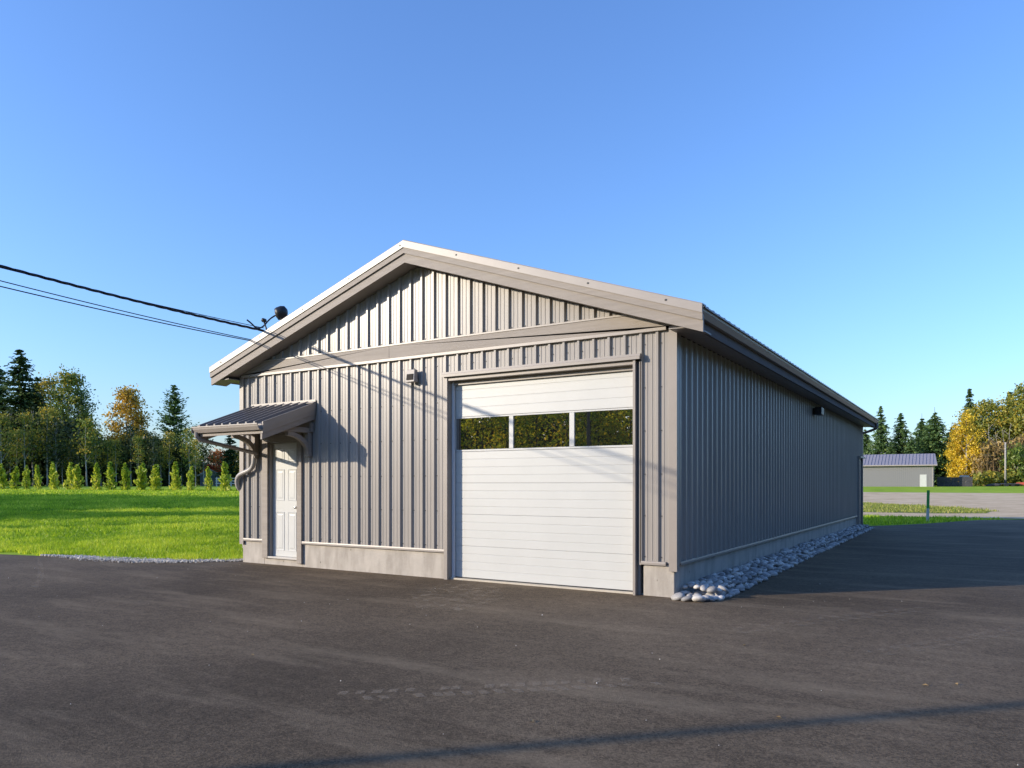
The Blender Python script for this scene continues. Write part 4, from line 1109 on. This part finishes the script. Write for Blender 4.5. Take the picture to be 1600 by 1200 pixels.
for k in range(36):
    x = -.1 - k * .5
    mb.hexa([(x - .03, -.5, wall_h + .15), (x + .03, -.5, wall_h + .15), (x + .03, 4.45, wall_h + 2.06), (x - .03, 4.45, wall_h + 2.06), (x - .03, -.5, wall_h + .2), (x + .03, -.5, wall_h + .2), (x + .03, 4.45, wall_h + 2.11), (x - .03, 4.45, wall_h + 2.11)])
mb.build('roof_ribs', M['shedroof'], shed, kind='stuff')
MB().box(-sl_ - .4, .5, -.62, -.51, wall_h - .04, wall_h + .12).build('gutter', M['flash'], shed)
MB().box(-1.95, -1.0, -.06, -.002, -.02, 2.0).build('door', M['white'], shed)
MB().tube([(-.1, -.56, wall_h), (-.1, -.07, wall_h - .35), (-.1, -.07, .1)], .05, 6).build('downspout', M['flash'], shed)
bx_, by_ = gp(1464, SD + 3)
bwl = empty('block_wall', (bx_, by_, float(H(bx_, by_))), R(2), label='low concrete block wall beside the shed, colour darkened for its shade', category='wall')
for i in range(5):
    for j in range(2):
        MB().box(i * 1.0 + .01, i * 1.0 + .99, 0, .6, j * .8 - (.05 if j == 0 else 0), j * .8 + .78 - (.04 * (i % 3) if j else 0)).build('block', M['cwall'], bwl, bevel=.02)
px_, py_ = gp(1507, SD + 2)
hp = empty('pale_slab', (px_, py_ , float(H(px_, py_)) + 1.02), R(2), label='pale panel lying on top of the block wall', category='panel')
MB().hexa([(-.75, .85, .55), (.75, .85, .55), (.75, 2.1, .55), (-.75, 2.1, .55), (-.6, .95, .85), (.7, .95, .8), (.7, 2.0, .8), (-.6, 2.0, .85)]).build('panel', M['concrete'], hp)
tx, ty = gp(1552, SD + 2)
tp = empty('dark_pile', (tx, ty, float(H(tx, ty))), 0, label='small dark covered pile on the far grass', category='pile')
pm = stone_mesh(77, 2, .35); pm.materials.append(M['cwall'])
o = link('cover', pm, None, tp); o.scale = (.9, .6, .9); o.location = (0, 0, .2)
tx, ty = gp(1578, SD + 2)
tr = empty('flat_trailer', (tx, ty, float(H(tx, ty))), R(2), label='low dark flatbed trailer behind the far pole', category='trailer')
MB().box(-1.3, 1.3, 0, 1.4, .35, .5).build('bed', M['navy'], tr)
MB().box(-2.0, -1.3, .6, .75, .35, .45).build('drawbar', M['navy'], tr)
for x in (-.4, .4): MB().tube([(x, -.08, .25), (x, .08, .25)], .27, 12).build('wheel', M['black'], tr)
tx, ty = gp(1597, SD + 2)
rd = empty('red_machine', (tx, ty, float(H(tx, ty))), R(2), label='low red implement at the right edge of the far grass', category='machine')
MB().hexa([(-1.1, 0, .2), (1.3, 0, .2), (1.3, 1.2, .2), (-1.1, 1.2, .2), (-.7, .1, .62), (1.3, .1, .75), (1.3, 1.1, .75), (-.7, 1.1, .62)]).build('body', M['red'], rd, bevel=.05)
for x in (-.6, .8): MB().tube([(x, -.12, .22), (x, .05, .22)], .23, 12).build('wheel', M['black'], rd)
ux, uy = gp(1571, SD + 6)
fp = empty('far_pole', (ux, uy, float(H(ux, uy))), 0, label='pale wooden pole standing before the tan brush at right', category='pole')
hh = px2h(1571, 691, SD + 6)
MB().tube([(0, 0, -.2), (0, 0, hh)], [.16, .12], 8).build('shaft', M['birch'], fp, True)
MB().tube([(0, 0, .1), (0, 0, 1.0)], .19, 8).build('dark_sleeve', M['black'], fp)

# marker post
mx, my = gq(1449, 815)
mp_ = empty('marker_post', (mx, my, .0), -YAW + .35, label='white and green marker post in the grass verge', category='marker post')
def flatpost(z0, z1): return MB().prism([(-.075, -.012), (-.05, .012), (.05, .012), (.075, -.012), (.05, -.02), (-.05, -.02)], 'z', z0, z1)
flatpost(-.1, .50).build('post', M['postwhite'], mp_); flatpost(.501, 1.19).build('green_sleeve', M['postgreen'], mp_)
mp_.rotation_euler = (R(.5), R(1.2), -YAW + .35)

# right wood
RD = 150
spA = conifer_mesh(51, 15, 5.2, 50, 10, .05, .26, .33, .8, .05); spB = conifer_mesh(52, 13, 5.8, 48, 11, .04, .28, .33, .72, .03)
sT = trunk_mesh(51, 15, .25, limbs=0)
for (u, v, d, me, h0, w, lb) in (
        (1376, 634, RD, spA, 15, .72, 'tall narrow spruce just right of the building eave'),
        (1352, 672, RD + 4, spB, 13, .8, 'spruce half hidden behind the rear corner of the building'),
        (1407, 645, RD, copy_mesh(spA), 15, .95, 'pointed spruce above the left part of the shed roof'),
        (1441, 655, RD + 6, copy_mesh(spB), 13, .95, 'broad spruce behind the middle of the shed roof'),
        (1461, 646, RD - 2, copy_mesh(spB), 13, 1.0, 'full green spruce behind the shed end'),
        (1487, 668, RD + 4, copy_mesh(spB), 13, 1.0, 'dark spruce between the shed end and the yellow tree'),
        (1424, 684, RD - 4, copy_mesh(spB), 13, .9, 'low spruce behind the shed roof'),
        (1392, 690, RD - 3, copy_mesh(spA), 15, .9, 'low spruce near the building eave'),
        (1515, 607, RD + 16, copy_mesh(spA), 15, .62, 'slim dark spruce tip above the yellow tree'),
        (1578, 612, RD + 14, copy_mesh(spA), 15, .8, 'dark spruce near the right edge behind the bare trunks'),
        (1500, 690, RD + 2, copy_mesh(spB), 13, .8, 'small dark spruce left of the yellow tree trunk')):
    tree_at('spruce_tree', u, v, d, me, h0, M['spruce'] if d < RD + 10 else M['fir'], sT, M['bark'], lb, u, w)
ye, yec = broad_mesh(61, 13, 3.1, 62, 70, .14, .14, 'spire', .62, .36)
tree_at('aspen_tree', 1510, 642, RD - 12, ye, 13, M['yellow'], trunk_mesh(61, 13, .2, yec, limbs=20), M['birch'], 'bright yellow tree right of the shed', 1.0, .95)
tree_at('aspen_tree', 1494, 662, RD - 10, copy_mesh(ye), 13, M['yellow'], None, M['birch'], 'smaller yellow tree leaning behind the bright yellow one', 2.2, .6)
ol, olc = broad_mesh(62, 15, 4.0, 170, 60, .36, .15, 'round', .7, .24)
tree_at('maple_tree', 1541, 628, RD, ol, 15, M['olive'], trunk_mesh(62, 15, .2, olc, limbs=18), M['birch'], 'olive green tree with orange tips right of the yellow tree', 0, .95)
tree_at('maple_tree', 1600, 604, RD - 4, copy_mesh(ol), 15, M['olive'], trunk_mesh(63, 15, .2, olc, limbs=18), M['birch'], 'olive and orange tree cut by the right edge', 2, .9)
bo, boc = broad_mesh(64, 5, 1.7, 50, 50, .12, .13, 'round', .45, .2)
tree_at('small_tree', 1590, 698, RD - 18, bo, 5, M['green'], trunk_mesh(64, 5, .12, boc), M['birch'], 'small green tree at right behind the pale pole', 0, .95)
for u, v, lb in ((1549, 655, 'pale bare trunk right of the olive tree'), (1566, 664, 'leaning bare trunk left of the pale pole'), (1576, 655, 'bare pale trunk behind the pole'), (1556, 668, 'thin bare trunk in the tan brush')):
    x, y = gp(u, RD - 6); h_ = px2h(u, v, RD - 6)
    plant('bare_tree', (x, y), None, None, trunk_mesh(u, h_, .13, [(1.0, .2, h_ * .75), (-1.1, 0, h_ * .85), (.6, -.4, h_ * .95)], .12, 3), M['birch'], label=lb)
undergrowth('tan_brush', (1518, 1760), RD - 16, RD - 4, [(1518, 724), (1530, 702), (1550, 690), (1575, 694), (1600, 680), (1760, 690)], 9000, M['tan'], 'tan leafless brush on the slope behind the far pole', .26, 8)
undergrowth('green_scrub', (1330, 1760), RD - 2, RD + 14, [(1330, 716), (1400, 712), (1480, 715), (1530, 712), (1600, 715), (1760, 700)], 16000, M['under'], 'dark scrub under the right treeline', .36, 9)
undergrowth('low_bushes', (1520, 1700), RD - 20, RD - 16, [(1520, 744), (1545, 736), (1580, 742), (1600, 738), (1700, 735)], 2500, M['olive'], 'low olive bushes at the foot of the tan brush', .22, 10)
# bare twig stems in the tan brush
r = np.random.default_rng(12); mb = MB()
for i in range(260):
    u = r.uniform(1522, 1640); d = r.uniform(RD - 17, RD - 6); x, y = gp(u, d); z = float(H(x, y)); h_ = r.uniform(3.5, 8.5)
    mb.tube([(x, y, z), (x + r.normal(0, .3), y + r.normal(0, .3), z + h_ * .5), (x + r.normal(0, .8), y + r.normal(0, .8), z + h_)], [.05, .035, .012], 4, False)
mb.build('brush_stems', M['twig'], None, kind='stuff', label='bare upright stems in the tan brush', category='brush')
# trees out of frame right
for i, (u, v) in enumerate(((1650, 630), (1710, 640), (1790, 625))):
    tree_at('spruce_tree', u, v, RD, copy_mesh(spB), 13, M['spruce'], sT, M['bark'], 'spruce beyond the right edge of the photo', i, group='spruces beyond the right edge')

# -- hedge of turning trees across the drive behind the camera, mirrored in the door glass
ht, hc = broad_mesh(71, 9.5, 2.4, 62, 46, .05, .095, 'tall', .75, .34); ht2, hc2 = broad_mesh(72, 9.0, 2.5, 62, 46, .05, .095, 'tall', .75, .34)
hk1 = trunk_mesh(71, 9.5, .16, hc); hk2 = trunk_mesh(72, 9, .16, hc2)
for i in range(15):
    x = -46 + i * 3.0; y = -44 + rr.uniform(-2.5, 2.5)
    plant('roadside_tree', (x, y), ht if i % 2 else ht2, M['hedge'], hk1 if i % 2 else hk2, M['bark'], rr.uniform(.9, 1.1), rr.uniform(0, 6),
          'yellow green tree mirrored in the roll-up door glass', 'tree', 'trees mirrored in the door windows')
for i in range(44):  # added unseen fir belt: cuts low sky glow, backs the glass reflections
    a = i / 43
    x, y = (-135 + 200 * a, -74 - 7 * (i % 3) + rr.uniform(-2, 2))
    plant('fir_tree', (x, y), firB if i % 2 else firA, M['fir'], firT, M['bark'], (.98 if i % 2 else .9) + .08 * (i % 3), i, 'added fir behind the camera, blocking low sky glow', 'tree', 'added firs screening the sky behind the camera', sxy=1.15)
for i in range(16):  # added fir row out of view, carries the sky screen round to the left
    x, y = (-128 + rr.uniform(-4, 4), -66 + i * 6.0)
    plant('fir_tree', (x, y), firB if i % 2 else firA, M['fir'], firT, M['bark'], .95, i, 'added fir out of view on the left, blocking low sky glow', 'tree', 'added firs screening the sky on the left', sxy=1.15)
# -- trees left of the frame whose long shadows cross the lawn
sh_m, sh_c = broad_mesh(81, 12, 3.1, 150, 34, .22, .30, 'round', .75, .2); sh_t = trunk_mesh(81, 12, .2, sh_c)
for q, s0, h_, w, kind in ((-42.5, -46, 11.6, 1.0, 1), (-48, -46, 12.6, 1.05, 1), (-54, -46, 11.6, 1.0, 1), (-34, -45, 8.6, 1.0, 1), (-38, -45, 9.6, 1.0, 1), (-59, -44, 8.6, 1.1, 1), (-64, -44, 7.6, 1.0, 1),
                           (-29.3, -46, 13.2, .42, 1), (-22.6, -46, 10.2, .12, 1), (-69, -40, 8.2, .14, 1)):
    x = (q + s0 * 1.4142) / 2; y = x - q; k = h_ / 12
    plant('shade_tree', (x, y), sh_m, M['green'], sh_t, M['bark'], k, q, 'tree left of the view whose shadow crosses the lawn', 'tree', 'trees shading the lawn from the left', sxy=k * w)
# -- added spruces beyond the right edge, shielding the side wall from sky light
for i in range(26):
    y = -22 + i * 2.9; x = 24 + 4.5 * (i % 2) + rr.uniform(-1.2, 1.2)
    plant('spruce_tree', (x, y), spB if i % 3 else spA, M['spruce'], sT, M['bark'], rr.uniform(.7, .95), i, 'added spruce beyond the right edge, keeping sky light off the side wall', 'tree', 'added spruces dimming the side wall')
